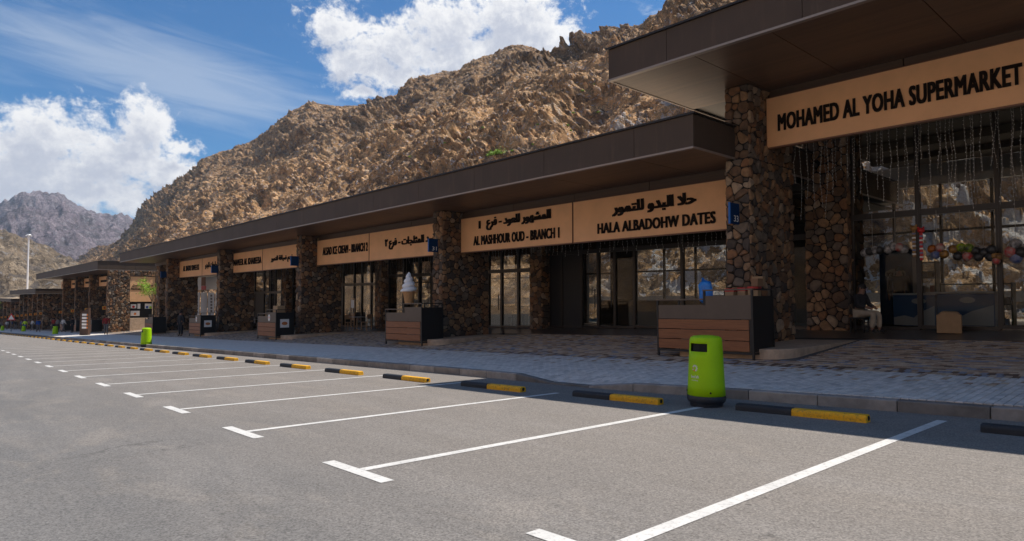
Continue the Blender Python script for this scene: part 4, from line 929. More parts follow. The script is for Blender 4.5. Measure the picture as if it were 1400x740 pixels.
# ------------------------------------------------------------------ people
SKIN = M('brown_skin', (.25, .13, .08), .6); HAIR = M('black_hair', (.012, .01, .009), .7)
def skinned(name, verts, edges, radii, mat, parent, sub=1):
    me = bpy.data.meshes.new(name); me.from_pydata(verts, edges, []); o = link(bpy.data.objects.new(name, me)); me.materials.append(mat)
    s_ = o.modifiers.new('skin', 'SKIN'); L_ = me.skin_vertices[0].data if me.skin_vertices else None
    if L_ is None:
        bm = __import__('bmesh').new(); bm.from_mesh(me); bm.verts.layers.skin.verify(); bm.to_mesh(me); bm.free(); L_ = me.skin_vertices[0].data
    for i, r in enumerate(radii): L_[i].radius = (r, r) if not isinstance(r, tuple) else r; L_[i].use_root = (i == 0)
    s_.use_smooth_shade = True; b_ = o.modifiers.new('sub', 'SUBSURF'); b_.levels = b_.render_levels = sub; o.parent = parent; return o
def person(loc, rz, label, pose, top, trous, h=1.72, hair=HAIR, cap=None, grp=None):
    e = empty('person', loc, label, 'person', grp, rz); k_ = h/1.72; P = pose; V_ = lambda p: tuple(c*k_ for c in p)
    names = ['pelvis', 'belly', 'chest', 'neck', 'head', 'crown', 'sl', 'el', 'wl', 'hl', 'sr', 'er', 'wr', 'hr', 'hipl', 'kl', 'al', 'tl', 'hipr', 'kr', 'ar', 'tr']
    rad = [.12, .115, .125, .055, .09, .075, .06, .045, .03, .034, .06, .045, .03, .034, .09, .06, .042, .035, .09, .06, .042, .035]
    E_ = [(0, 1), (1, 2), (2, 3), (3, 4), (4, 5), (2, 6), (6, 7), (7, 8), (8, 9), (2, 10), (10, 11), (11, 12), (12, 13), (0, 14), (14, 15), (15, 16), (16, 17), (0, 18), (18, 19), (19, 20), (20, 21)]
    vs = [V_(P[n]) for n in names]; r = [x*k_ for x in rad]
    for hi, wi in ((9, 8), (13, 12)):       # fingers and thumb
        H_, Wp = Vector(vs[hi]), Vector(vs[wi]); d = (H_-Wp).normalized(); s_ = d.cross(Vector((1, 0, 0))).normalized()
        for q in range(4):
            f0 = H_+s_*(q-1.5)*.017; f1 = f0+d*(.06-.006*abs(q-1.3)*2)+Vector((0, .0, 0)); vs.append(tuple(f1)); r.append(.008); E_.append((hi, len(vs)-1))
        t1 = Wp+d*.035+s_*.05; vs.append(tuple(t1)); r.append(.01); E_.append((wi, len(vs)-1))
    skinned('body', vs, E_, r, SKIN, e, 1)
    T = ['belly', 'chest', 'neck0', 'sl', 'el', 'wl0', 'sr', 'er', 'wr0', 'hem']
    mid = lambda a, b, t: tuple(P[a][i]*(1-t)+P[b][i]*t for i in range(3))
    tv = [P['belly'], P['chest'], mid('chest', 'neck', .75), P['sl'], P['el'], mid('el', 'wl', .85), P['sr'], P['er'], mid('er', 'wr', .85), mid('pelvis', 'hipl', .0)]
    skinned('shirt', [V_(p) for p in tv], [(0, 1), (1, 2), (1, 3), (3, 4), (4, 5), (1, 6), (6, 7), (7, 8), (0, 9)], [x*k_ for x in (.145, .155, .07, .08, .062, .05, .08, .062, .05, .15)], top, e)
    tv = [P['pelvis'], P['hipl'], P['kl'], mid('kl', 'al', .92), P['hipr'], P['kr'], mid('kr', 'ar', .92)]
    skinned('trousers', [V_(p) for p in tv], [(0, 1), (1, 2), (2, 3), (0, 4), (4, 5), (5, 6)], [x*k_ for x in (.135, .108, .078, .06, .108, .078, .06)], trous, e)
    for a, t in (('al', 'tl'), ('ar', 'tr')): skinned('shoe', [V_(P[a]), V_(P[t])], [(0, 1)], [.05*k_, .042*k_], BLACKM, e)
    hd = Vector(P['head'])*k_; mb = MB(); mb.ball((hd.x, hd.y+.015, hd.z+.045), .108*k_, cap or hair, 12, sz=.9, sx=.88); mb.obj('hair' if not cap else 'cap', e, smooth=True)
    # face: eyes, nose, mouth, ears (front is -Y)
    mb = MB(); mb.ball((hd.x, hd.y-.105, hd.z-.005), .014, SKIN, 6, sz=1.4); mb.obj('nose', e)
    for s_ in (-1, 1):
        mb = MB(); mb.ball((hd.x+.033*s_, hd.y-.09, hd.z+.02), .009, HAIR, 6); mb.obj('eye', e)
        mb = MB(); mb.ball((hd.x+.092*s_, hd.y+.005, hd.z+.0), .022, SKIN, 6, sx=.4, sz=1.4); mb.obj('ear', e)
    mb = MB(); mb.ball((hd.x, hd.y-.092, hd.z-.045), .016, RED, 6, sz=.3, sy=.4); mb.obj('mouth', e)
    return e
STAND = dict(pelvis=(0, 0, .95), belly=(0, 0, 1.1), chest=(0, 0, 1.32), neck=(0, 0, 1.47), head=(0, -.015, 1.58), crown=(0, -.01, 1.66), sl=(.19, 0, 1.38), el=(.24, .03, 1.12), wl=(.24, -.03, .88), hl=(.24, -.045, .81),
             sr=(-.19, 0, 1.38), er=(-.24, .03, 1.12), wr=(-.24, -.03, .88), hr=(-.24, -.045, .81), hipl=(.09, 0, .88), kl=(.10, -.01, .48), al=(.1, .02, .08), tl=(.11, -.13, .03), hipr=(-.09, 0, .88), kr=(-.10, -.01, .48), ar=(-.1, .02, .08), tr=(-.11, -.13, .03))
WALK = dict(STAND, kl=(.09, -.12, .5), al=(.09, -.2, .1), tl=(.09, -.34, .05), kr=(-.09, .05, .48), ar=(-.09, .26, .12), tr=(-.09, .14, .04), el=(.24, .12, 1.14), wl=(.24, .1, .9), hl=(.24, .08, .83), er=(-.24, -.06, 1.12), wr=(-.23, -.2, .93), hr=(-.23, -.24, .88))
SIT = dict(pelvis=(0, 0, .52), belly=(0, -.02, .68), chest=(0, -.05, .9), neck=(0, -.07, 1.05), head=(0, -.1, 1.16), crown=(0, -.1, 1.24), sl=(.19, -.05, .96), el=(.25, -.12, .72), wl=(.16, -.32, .66), hl=(.12, -.38, .64),
           sr=(-.19, -.05, .96), er=(-.25, -.12, .72), wr=(-.16, -.32, .66), hr=(-.12, -.38, .64), hipl=(.09, -.04, .5), kl=(.12, -.46, .52), al=(.12, -.46, .09), tl=(.12, -.6, .04), hipr=(-.09, -.04, .5), kr=(-.12, -.46, .52), ar=(-.12, -.4, .09), tr=(-.12, -.54, .04))
KHAKI = M('khaki_cloth', (.42, .34, .25), .9, .15, 8); DKC = M('dark_cloth', (.02, .02, .024), .9); REDC = M('red_cloth', (.36, .03, .025), .85); BLUEC = M('blue_cloth', (.01, .09, .35), .85); VEST = M('yellow_vest', (.55, .75, .03), .7); GRYC = M('grey_cloth', (.16, .15, .14), .9); WHC = M('white_cloth', (.6, .58, .55), .9)
FE = lambda x, y: zw(x, y)+.01
pA = atY(145, 450, 11.8); person((pA.x, 11.8, zw(pA.x, 11.8)), RAD(80), 'person in a red jacket walking on the sunlit paving beside the menu board', WALK, REDC, GRYC)
mb = MB(); mb.box(-.14, .14, .13, .28, 1.05, 1.42, DKC); o = mb.obj('backpack', bevel=.04); o.location = (pA.x, 11.8, zw(pA.x, 11.8)); o.rotation_euler = (0, 0, RAD(80)); tag(o, 'dark backpack on the back of the person in the red jacket', 'backpack')
pB = atY(247, 450, 13.0); person((pB.x, 13.0, zw(pB.x, 13.0)), RAD(30), 'person in dark clothes standing alone left of the fourth kiosk', STAND, DKC, DKC)
pC = atY(34, 450, 11.0); person((pC.x, 11.0, zw(pC.x, 11)), RAD(60), 'far worker in blue clothes with a yellow vest', WALK, VEST, BLUEC, cap=BLUEC)
sx_, sy_ = -6.55, 18.25
person((sx_, sy_, FE(sx_, sy_)), RAD(78), 'person in khaki trousers and dark shirt sitting by the supermarket glass', SIT, DKC, KHAKI)
person((-6.05, 19.75, FE(-6, 19.7)), RAD(20), 'person in dark clothes standing inside behind the supermarket glass', STAND, DKC, DKC)
e = empty('stool', (sx_, sy_, FE(sx_, sy_)), 'low black stool under the seated person in khaki trousers', 'stool'); mb = MB(); mb.box(-.19, .19, -.19, .19, .36, .4, BLACKM); mb.obj('seat', e, bevel=.01)
for a in (-1, 1):
    for b in (-1, 1): mb = MB(); mb.box(a*.16-.018, a*.16+.018, b*.16-.018, b*.16+.018, 0, .36, BLACKM); mb.obj('leg', e)
rnd = random.Random(11)
for i in range(16):   # distant visitors along the far shops
    x = -84-i*5.2-rnd.uniform(0, 3); y = rnd.uniform(10.4, 13.2); c = [DKC, WHC, GRYC, BLUEC, REDC, DKC][i % 6]
    person((x, y, zw(x, y)), rnd.uniform(0, 6), 'far visitor in %s clothes, %s before the far shops' % (['dark', 'white', 'grey', 'blue', 'red', 'black'][i % 6], ['nearest of the crowd', 'in the middle of the crowd', 'farthest of the crowd'][i//6]), [STAND, WALK][i % 2], c, [DKC, GRYC][i % 2], grp='visitors in front of the far shops')
# ------------------------------------------------------------------ supermarket goods
BULB = M('light_bulb_clear', (.50, .47, .42), .3); WIREM = M('pale_wire', (.30, .27, .23), .5)
def strings(name_lab, x0, x1, n, y, ztop, lens, bulbs=True):
    e = empty('string_light_curtain', ((x0+x1)/2, y, ztop), name_lab, 'string lights', 'icicle string lights'); rnd = random.Random(int(n+x1*7+100))
    mb = MB(); mb.tube([(x0, y, ztop), (x1, y, ztop)], .006, WIREM, 5); part(mb, 'cable', e)
    for i in range(n):
        x = x0+(x1-x0)*(i+.5+rnd.uniform(-.25, .25))/n; L_ = rnd.uniform(*lens); mb = MB(); z = ztop; sw = rnd.uniform(-.03, .03)
        pts = [(x+sw*math.sin(j*1.3), y+rnd.uniform(-.01, .01), ztop-L_*j/6) for j in range(7)]; mb.tube(pts, .0045, WIREM, 4)
        if bulbs:
            q = .06
            while q < L_:
                t = q/L_*6; a = int(min(t, 5)); p = Vector(pts[a]).lerp(Vector(pts[a+1]), t-a); s_ = rnd.choice((-1, 1))
                mb.add([(p.x, p.y, p.z+.014), (p.x+s_*.02, p.y-.01, p.z), (p.x+s_*.004, p.y+.012, p.z-.008), (p.x+s_*.006, p.y-.012, p.z-.018)], [(0, 1, 2), (0, 3, 1), (1, 3, 2), (0, 2, 3)], BULB); q += .085
        part(mb, 'light_strand', e)
strings('curtain of thin icicle lights hanging below the supermarket sign', -7.35, -2.0, 34, 16.2, 5.25, (.9, 2.1))
strings('curtain of icicle lights hanging below the supermarket sign nearer the glass, second row', -7.3, -1.4, 16, 17.6, 5.5, (1.0, 2.3))
strings('short icicle lights behind the dates shop sign', -13.9, -8.4, 30, 16.4, 3.35, (.35, .8)); strings('short icicle lights behind the oud shop sign', -19.6, -14.1, 28, 16.4, 3.35, (.35, .7))
strings('long icicle lights behind the two ice cream shop signs', -31.9, -21, 46, 16.4, 3.3, (.5, 1.1), False); strings('long icicle lights behind the signs of the third bay', -44.4, -33.5, 46, 16.4, 3.2, (.7, 1.3), False)
BC = [M('ball_%s' % n, c, .45, col2=c2, vs=9) for n, c, c2 in (('orange', (.5, .16, .02), (.12, .03, .01)), ('blue', (.02, .06, .25), (.3, .3, .35)), ('lime', (.35, .5, .02), (.03, .03, .03)), ('red', (.5, .03, .03), (.4, .35, .3)), ('black', (.02, .02, .02), (.05, .05, .05)), ('white', (.5, .48, .45), (.03, .03, .04)), ('gold', (.42, .22, .05), (.1, .05, .02)))]
def garland(u, v, lab, balls, y=18.72, r=.11):
    c = atY(u, v, y); e = empty('ball_net', tuple(c), lab, 'toy balls', 'nets of toy balls hanging at the supermarket glass'); mb = MB(); mb.tube([(0, 0, 0), (0, 0, 1.0)], .004, WIREM, 4); mb.obj('cord', e)
    for dx, dz, k_ in balls: mb = MB(); mb.ball((dx*r, random.uniform(-.03, .03), dz*r), r, BC[k_], 10); mb.obj('ball', e, smooth=True)
garland(1281, 342, 'net of four orange, red and blue toy balls in the first wide glass', [(-1, .3, 0), (.7, .5, 3), (-.3, -1, 1), (1.3, -1, 6)])
garland(1313, 343, 'net of dark toy balls with lime green dots', [(-1.3, .4, 6), (.2, .7, 2), (1.6, .5, 2), (-.5, -1.2, 4), (1.3, -1.3, 3)])
garland(1345, 346, 'bunch of black toy balls right of the lime dotted ones', [(-1.5, .5, 4), (0, .1, 4), (1.5, .6, 4), (-1.0, -.8, 4), (1.1, -.9, 4)])
garland(1362, 352, 'small bunch of gold and red toy balls beside the window bar', [(-.5, .4, 6), (.6, .2, 6), (0, -1, 3)], r=.085)
garland(1389, 340, 'big black and white toy ball above smaller ones at the right edge', [(0, .8, 5), (-.8, -.6, 3), (.7, -.7, 4), (0, -1.7, 1)], r=.13)
garland(1224, 341, 'silver and red inflatable balls left of the hanging animal toys', [(-1.5, 0, 5), (-.3, .6, 5), (.9, .4, 3), (1.8, -.1, 5)])
garland(1193, 344, 'black and white striped inflatable balls at the left end of the glass', [(-1.8, -.3, 5), (-.6, 0, 4), (.6, .3, 5), (1.5, .2, 4)])
for u, v0, v1, m, lab in ((1249, 309, 352, BC[6], 'long yellow animal toy hanging at the window bar'), (1259, 312, 356, RED, 'long red animal toy hanging right of the yellow one')):
    a, b = atY(u, v0, 18.6), atY(u, v1, 18.6); e = empty('hanging_toy', (a.x, 18.6, b.z), lab, 'toy'); H_ = a.z-b.z
    mb = MB(); mb.box(-.035, .035, -.02, .02, 0, H_-.12, m); mb.obj('long_body', e, bevel=.015); mb = MB(); mb.ball((0, 0, H_-.06), .085, m, 8, sz=.8, sy=.6); mb.obj('head', e, smooth=True)
    for s_ in (-1, 1): mb = MB(); mb.ball((s_*.06, 0, H_+.01), .025, m, 6); mb.obj('ear', e)
    for j in range(6): mb = MB(); mb.box(-.037, .037, -.024, .024, .06+j*H_*.13, .10+j*H_*.13, BC[1] if j % 2 else WHITEP); mb.obj('stripe', e)
FRZ = M('freezer_blue', (.02, .09, .24), .35); FRW = M('freezer_white', (.45, .47, .5), .4); FRD = M('fridge_navy', (.012, .035, .09), .35)
def freezer(u, y, w, lab, z=None):
    c = atY(u, 448, y); zz = FE(c.x, y); e = empty('ice_freezer', (c.x, y, zz), lab, 'freezer'); mb = MB(); mb.box(-w/2, w/2, 0, .62, .08, .9, FRZ); mb.obj('body', e, bevel=.02)
    mb = MB(); mb.box(-w/2-.01, w/2+.01, -.01, .64, .9, .95, FRW); mb.obj('lid', e, bevel=.01)
    mb = MB(); P_ = [(-w/2+.02, .1), (w/2-.02, .1), (w/2-.02, .62), (w*.18, .46), (0, .3), (-w*.22, .36), (-w/2+.02, .3)]; mb.add([(a, -.006, b) for a, b in P_], [tuple(range(7))], FRW); mb.obj('white_wave_print', e)
    mb = MB(); mb.lathe([(.17, 0), (.17, .004)], FRW, 20); me = mb.mesh('oval_print'); me.transform(Matrix.Scale(.45, 4, (0, 1, 0))); me.transform(Matrix.Rotation(RAD(90), 4, 'X')); me.transform(Matrix.Translation((w*.12, -.003, .74))); o = link(bpy.data.objects.new('oval_print', me)); o.parent = e
    for a in (-1, 1): mb = MB(); mb.box(a*w*.4-.03, a*w*.4+.03, .05, .55, 0, .08, BLACKM); mb.obj('foot', e)
freezer(1250, 19.45, 1.0, 'blue chest freezer with white wave print behind the first window bar'); freezer(1312, 19.6, 1.5, 'blue chest freezer with a white oval print, right behind the cardboard box')
c = atY(1226, 447, 20.3); e = empty('drinks_fridge', (c.x, 20.3, FE(c.x, 20.3)), 'tall dark blue fridge lettered IGLOO inside the supermarket', 'fridge'); mb = MB(); mb.box(-.42, .42, 0, .6, .1, 2.2, FRD); mb.obj('body', e, bevel=.02)
mb = MB(); mb.lathe([(.27, 0), (.27, .004)], M('fridge_mark', (.14, .15, .16), .5), 24); me = mb.mesh('oval_print'); me.transform(Matrix.Scale(.55, 4, (0, 1, 0))); me.transform(Matrix.Rotation(RAD(90), 4, 'X')); me.transform(Matrix.Translation((0, -.003, 1.52))); o = link(bpy.data.objects.new('oval_print', me)); o.parent = e
me = text_mesh('IGLOO', HOLE, .001, .03, .44, .12); me.transform(Matrix.Translation((0, -.012, 1.5))); o = link(bpy.data.objects.new('printed_word', me)); o.parent = e
mb = MB(); mb.box(-.4, .4, .03, .55, 0, .1, BLACKM); mb.obj('foot_plinth', e)
c = atY(1298, 449, 18.3); e = empty('cardboard_box', (c.x, 18.3, FE(c.x, 18.3)), 'brown cardboard box with a rounded top on the floor before the glass', 'box', rz=.2); mb = MB(); mb.prism([(-.25, -.19), (.25, -.19), (.25, .19), (-.25, .19)], 0, .44, CARD); mb.obj('box_body', e, bevel=.015)
mb = MB(); mb.hexa([(-.255, -.2, .41), (.255, -.2, .41), (.255, .2, .41), (-.255, .2, .41)], [(-.15, -.14, .52), (.17, -.14, .51), (.17, .14, .52), (-.15, .14, .53)], CARD); mb.obj('bulging_flaps', e, bevel=.03)
# shelves of goods deep inside
GOODS = [M('goods_%d' % i, c, .6) for i, c in enumerate(((.35, .05, .04), (.05, .12, .3), (.4, .35, .28), (.35, .25, .05), (.06, .2, .08), (.25, .24, .24)))]
def shelf(x, y, w, h, lab, rz=0):
    e = empty('goods_shelf', (x, y, zw(x, y)+.01), lab, 'shelf', rz=rz)
    for s_ in (-1, 1): mb = MB(); mb.box(s_*w/2-.02, s_*w/2+.02, -.2, .2, 0, h, BLACKM); mb.obj('side_post', e)
    nl = int(h/.4); st = MB()
    for j in range(nl+1): mb = MB(); mb.box(-w/2+.021, w/2-.021, -.2, .2, .05+j*(h-.1)/nl, .08+j*(h-.1)/nl, BLACKM); mb.obj('shelf_board', e)
    rnd = random.Random(int(x*10))
    for j in range(nl):
        a = -w/2+.06
        while a < w/2-.12: b = rnd.uniform(.06, .14); st.box(a, a+b-.01, -.16, .05, .082+j*(h-.1)/nl, .082+j*(h-.1)/nl+rnd.uniform(.12, .26), rnd.choice(GOODS)); a += b
    tag(st.obj('packed_goods', e), kind='stuff')
shelf(-4.6, 21.2, 1.6, 1.2, 'low shelf of packed goods behind the first wide supermarket glass'); shelf(-2.4, 21.4, 1.8, 1.3, 'low shelf of packed goods at the right edge behind the supermarket glass')
shelf(-12.0, 24.2, 2.0, 1.2, 'low shelf of packed goods deep inside the dates shop'); shelf(-6.9, 22.6, .8, 1.7, 'narrow rack of goods between the fridge and the seated person'); shelf(-5.95, 21.9, .5, 1.9, 'slim display with a lit blue edge right of the tall fridge')
# ------------------------------------------------------------------ cafe furniture
TG = 'cafe tables on the paving'; CG = 'cafe chairs on the paving'; WD = M('beech_wood', (.36, .22, .12), .5, .15, 9)
def table(x, y, lab, m, top=M('grey_table_top', (.38, .38, .38), .5), w=.65):
    e = empty('cafe_table', (x, y, FE(x, y)), lab, 'table', TG); mb = MB(); mb.box(-w/2, w/2, -w/2, w/2, .71, .74, top); mb.obj('table_top', e, bevel=.008)
    mb = MB(); mb.tube([(0, 0, .03), (0, 0, .71)], .03, m); mb.obj('leg', e); mb = MB(); mb.box(-.22, .22, -.03, .03, 0, .03, m); mb.box(-.03, .03, -.22, .22, .031, .05, m); mb.obj('foot', e)
def chair(x, y, rz, lab, m):
    e = empty('cafe_chair', (x, y, FE(x, y)), lab, 'chair', CG, rz)
    mb = MB(); mb.box(-.2, .2, -.2, .2, .43, .46, m); mb.obj('seat', e, bevel=.01); mb = MB(); mb.box(-.2, .2, .19, .215, .62, .86, m); mb.obj('backrest', e, bevel=.01)
    for a in (-1, 1):
        mb = MB(); mb.box(a*.18-.015, a*.18+.015, -.19, -.16, 0, .43, m); mb.obj('leg', e); mb = MB(); mb.box(a*.18-.015, a*.18+.015, .17, .2, 0, .8, m); mb.obj('leg', e)
BLT = M('blue_furniture', (.02, .12, .35), .5)
def gx(u, y): return atY(u, 450, y).x
for u, y, m, lab in ((437, 15.8, BLT, 'small grey topped table with a blue leg right of the third column'), (488, 17.4, WD, 'table before the ice cream shop front'), (716, 20.6, DKC, 'pale table behind the sunlit doors under the oud sign'), (345, 17.0, DKC, 'dark table left of the third kiosk')):
    table(gx(u, y), y, lab, m)
for u, y, rz, m, lab in ((430, 15.6, 1.2, BLT, 'blue chair left of the blue legged table'), (449, 16.2, -1.4, BLT, 'blue chair right of the blue legged table'), (478, 17.2, 1.5, WD, 'tall backed wooden chair at the ice cream shop table, left'), (501, 17.4, -1.2, WD, 'wooden chair with a straw seat right of the ice cream shop table'),
                         (513, 17.9, 2.4, DKC, 'dark chair beside the stone fin of the ice cream shop'), (703, 20.4, .4, DKC, 'dark chair left of the pale table under the oud sign'), (729, 20.9, -.8, DKC, 'dark chair right of the pale table under the oud sign')):
    chair(gx(u, y), y, rz, lab, m)
# wooden high display frame by the ice cream shop
e = empty('menu_stand', (gx(482, 18.2), 18.2, FE(-30, 18.2)), 'wooden stand with a menu picture before the ice cream shop glass', 'menu stand'); mb = MB()
for a in (-1, 1): mb.box(a*.22-.02, a*.22+.02, -.02, .02, 0, 1.6, WD)
mb.box(-.2, .2, -.018, .018, 1.56, 1.6, WD); mb.obj('frame', e); mb = MB(); mb.box(-.19, .19, -.012, .0, 1.05, 1.52, WHITEP); mb.obj('menu_picture', e); mb = MB(); mb.box(-.19, .19, -.012, .0, .35, .75, WD); mb.obj('lower_board', e)
# sofa in the third bay
x_ = gx(336, 17.6); e = empty('bench_sofa', (x_, 17.6, FE(x_, 17.6)), 'dark grey padded sofa left of the third column', 'sofa'); SOF = M('grey_leather', (.06, .055, .05), .4)
for i in range(3): mb = MB(); mb.box(-1.1+i*.74, -.38+i*.74, -.35, .35, .2, .42, SOF); mb.obj('seat_cushion', e, bevel=.05); mb = MB(); mb.box(-1.1+i*.74, -.38+i*.74, .28, .48, .43, .85, SOF); mb.obj('back_cushion', e, bevel=.05)
for a in (-1.04, 1.06): mb = MB(); mb.box(a-.04, a+.04, -.3, .4, 0, .2, BLACKM); mb.obj('leg', e)
# white posters of the fourth bay
e = empty('poster_wall', (gx(280, 17.5), 17.5, FE(-50, 17.5)), 'white poster wall with brown and red printed figure under the far signs', 'poster'); POS = M('poster_white', (.62, .62, .62), .7)
for (u0, v0, u1, v1, m) in ((263.5, 378, 297.5, 396.5, POS), (264.5, 400, 273.5, 436, POS), (274.5, 400, 283.3, 436, POS), (284.3, 400, 293.3, 436, POS), (294.5, 400, 297.5, 436, POS)):
    a, b = atY(u0, v1, 17.5), atY(u1, v0, 17.5); mb = MB(); mb.box(a.x, b.x, 17.47, 17.5, a.z, b.z, m); part(mb, 'poster_panel', e)
for (u0, v0, u1, v1, m) in ((275, 379, 281, 391, M('print_brown', (.2, .08, .03), .7)), (275, 391, 281.5, 396.4, RED), (268.5, 404, 270.5, 428, GRYC), (287.5, 403, 290, 430, GRYC)):
    if m is GRYC:
        for j in range(6):
            a, b = atY(u0, v0+j*4.2+2.8, 17.45), atY(u1, v0+j*4.2, 17.45); mb = MB(); mb.box(a.x, b.x, 17.455, 17.468, a.z, b.z, m); part(mb, 'printed_mark', e)
    else: a, b = atY(u0, v1, 17.45), atY(u1, v0, 17.45); mb = MB(); mb.box(a.x, b.x, 17.455, 17.468, a.z, b.z, m); part(mb, 'printed_figure', e)
# ------------------------------------------------------------------ second building's end wall and columns
xw = -72.2; zc = lambda y: zw(xw, y)
stone_column(bC, xw-.5, xw-.0, 12.9, 14.75, zc(14)-.4, 3.8, seed=51, cell=.2, name='stone_pier'); stone_column(bC, xw-.5, xw-.0, 17.0, 18.6, zc(14)-.4, 3.8, seed=52, cell=.2, name='stone_pier')
stone_column(bC, xw-.5, xw-.0, 14.77, 16.98, 3.25, 3.8, seed=53, cell=.2, name='stone_pier')
simple(bC, 'plain_panel', xw-.45, xw-.06, 14.77, 16.98, .75, 3.23, SIGN); simple(bC, 'serving_opening', xw-.5, xw-.3, 14.77, 16.98, -.85, .74, HOLE); simple(bC, 'serving_counter', xw-.5, xw+.25, 14.78, 16.3, zc(15)-.3, -.86, PLINTH)
lettering(bC, 'MATHALL AL RIMAL', LETT, xw-.052, 15.87, 2.0, 2.0, .2, .01, .02, rz=RAD(90)); lettering(bC, arabic('محل الرمال للعسل'), LETT, xw-.052, 15.87, 2.35, 1.8, .26, .01, .02, rz=RAD(90))
PR = [(.05, .3, .85, 14.9, 15.4), (.0, .35, .0, 15.5, 15.75), (.0, .35, .9, 16.15, 16.85), (-.7, -.35, 0, 14.9, 15.7)]
for z0, z1, _, y0, y1 in PR: simple(bC, 'food_picture', xw-.29, xw-.27, y0, y1, z0+.05, z1+.2, WHITEP)
for z, y, m in ((.25, 15.15, RED), (.2, 16.35, BLUEC), (.17, 16.65, GREEN), (-.45, 15.3, ORNG)):
    mb = MB(); mb.ball((xw-.262, y, z), .12, m, 6, sx=.03); part(mb, 'food_print', bC)
SMALLS = M('small_orange_sign', (.9, .40, .04), .5)
def far_front(e, zf, xs, ycol, zb_, zsgn, seed, cell):
    for i, x in enumerate(xs):
        stone_column(e, x-.62, x, ycol, ycol+2.3, zw(x, ycol)-.4, zb_+zf(x), seed=seed+i, cell=cell)
        a = empty('blade_sign', (x-.3, ycol-.2, zw(x, 14)+2.25), 'small orange blade sign on the %s stone column of the %s building down the street' % (['first', 'second', 'third', 'fourth', 'fifth', 'sixth'][i], {60: 'second', 70: 'third', 80: 'farthest'}[seed]), 'blade sign', 'small orange blade signs on the far columns')
        mb = MB(); mb.box(-.02, .02, -.2, .15, 0, .36, SMALLS); mb.obj('plate', a); mb = MB(); mb.ball((.02, 0, .18), .1, RED, 6, sx=.1); mb.obj('printed_mark', a)
    for i, (a, b) in enumerate(zip(xs, xs[1:]+[xs[-1]-9])):
        if i > 3: continue
        sgx0, sgx1 = b+.05, a-.67; s_ = empty('shop_sign', ((sgx0+sgx1)/2, ycol+1, zb_-1.3+zf(a)), 'tan sign with an unreadable dark line, %s along the %s building down the street' % (['first', 'second', 'third', 'fourth', 'fifth', 'sixth'][i], {60: 'second', 70: 'third', 80: 'farthest'}[seed]), 'shop sign', 'far tan signs of the shops down the street')
        mb = MB(); mb.box(sgx0, sgx1, ycol+.9, ycol+1, zb_-1.35+zf(a), zb_-.25+zf(a), SIGN); part(mb, 'sign_panel', s_)
        mb = MB(); mb.box(sgx0+1, sgx0+(sgx1-sgx0)*.8, ycol+.88, ycol+.897, zb_-.9+zf(a), zb_-.65+zf(a), LETT); part(mb, 'lettering', s_)
    x0 = xs[-1]-8; mb = MB(); mb.hexa([(x0, 19, zw(x0, 19)-.5), (xs[0], 19, zw(xs[0], 19)-.5), (xs[0], 19.2, zw(xs[0], 19)-.5), (x0, 19.2, zw(x0, 19)-.5)], [(x0, 19, zb_), (xs[0], 19, zb_), (xs[0], 19.2, zb_), (x0, 19.2, zb_)], DARKW); part(mb, 'shop_front_wall', e)
far_front(bC, zfC, [-78.5, -88.6, -98.3, -108.3], 14.0, 3.8, 0, 60, .25)
far_front(bD, zfD, [-121.5, -128, -134.5, -141, -148, -155], 13.2, 1.66, 0, 70, .38)
far_front(bE, zfE, [-163, -172, -181, -190, -199, -208], 13.2, .2, 0, 80, .6)
# counters before the far shops
for i, (u, x) in enumerate(((0, -82.5), (0, -92.0), (0, -101.5))):
    e = copy_tree(k0); e.location = (x, 12.9, zw(x, 12.9)); e.rotation_euler = (0, 0, 0); tag(e, 'dark far counter before the second building, %s from the menu board' % ['first', 'second', 'third'][i], 'kiosk', KG)
# menu board, warning sign, mast
xb, yb = atY(116, 455, 10.7).x, 10.7; e = empty('menu_board', (xb, yb, zw(xb, yb)), 'tall dark brown direction board with slanted top and white arrow plates', 'sign board', rz=RAD(35)); BRD = M('brown_board', (.075, .035, .02), .6, .2, 6)
mb = MB(); mb.add([(-.75, -.15, 0), (.75, -.15, 0), (.75, -.15, 3.1), (-.75, -.15, 2.45), (-.75, .15, 0), (.75, .15, 0), (.75, .15, 3.1), (-.75, .15, 2.45)], [(0, 1, 2, 3), (7, 6, 5, 4), (0, 4, 5, 1), (1, 5, 6, 2), (2, 6, 7, 3), (3, 7, 4, 0)], BRD); mb.obj('board', e)
for j in range(5):
    mb = MB(); mb.box(-.35, .45, -.165, -.151, .75+j*.36, .98+j*.36, WHITEP); mb.obj('white_plate', e); e.scale = (.62, .8, .8); mb = MB(); mb.box(.47, .68, -.165, -.151, .76+j*.36, .96+j*.36, ORNG); mb.obj('orange_plate', e)
xs_, ys_ = atY(15.5, 440, 9.5).x, 9.5; e = empty('warning_sign', (xs_, ys_, zw(xs_, ys_)), 'white triangular warning sign with red rim far down the walkway', 'road sign', rz=RAD(60))
mb = MB(); mb.tube([(0, 0, 0), (0, 0, 2.2)], .05, GRYC); mb.obj('post', e); mb = MB(); mb.add([(-.6, -.06, 1.7), (.6, -.06, 1.7), (0, -.06, 2.75), (-.6, -.03, 1.7), (.6, -.03, 1.7), (0, -.03, 2.75)], [(0, 1, 2), (5, 4, 3), (0, 3, 4, 1), (1, 4, 5, 2), (2, 5, 3, 0)], RED); mb.obj('red_triangle', e)
mb = MB(); mb.add([(-.38, -.07, 1.82), (.38, -.07, 1.82), (0, -.07, 2.5)], [(0, 1, 2)], WHITEP); mb.obj('white_triangle', e)
e = empty('floodlight_mast', (-205, 18.9, zw(-205, 19)), 'tall white floodlight mast rising behind the far roofs', 'light mast'); MW = M('white_mast_paint', (.75, .76, .78), .4)
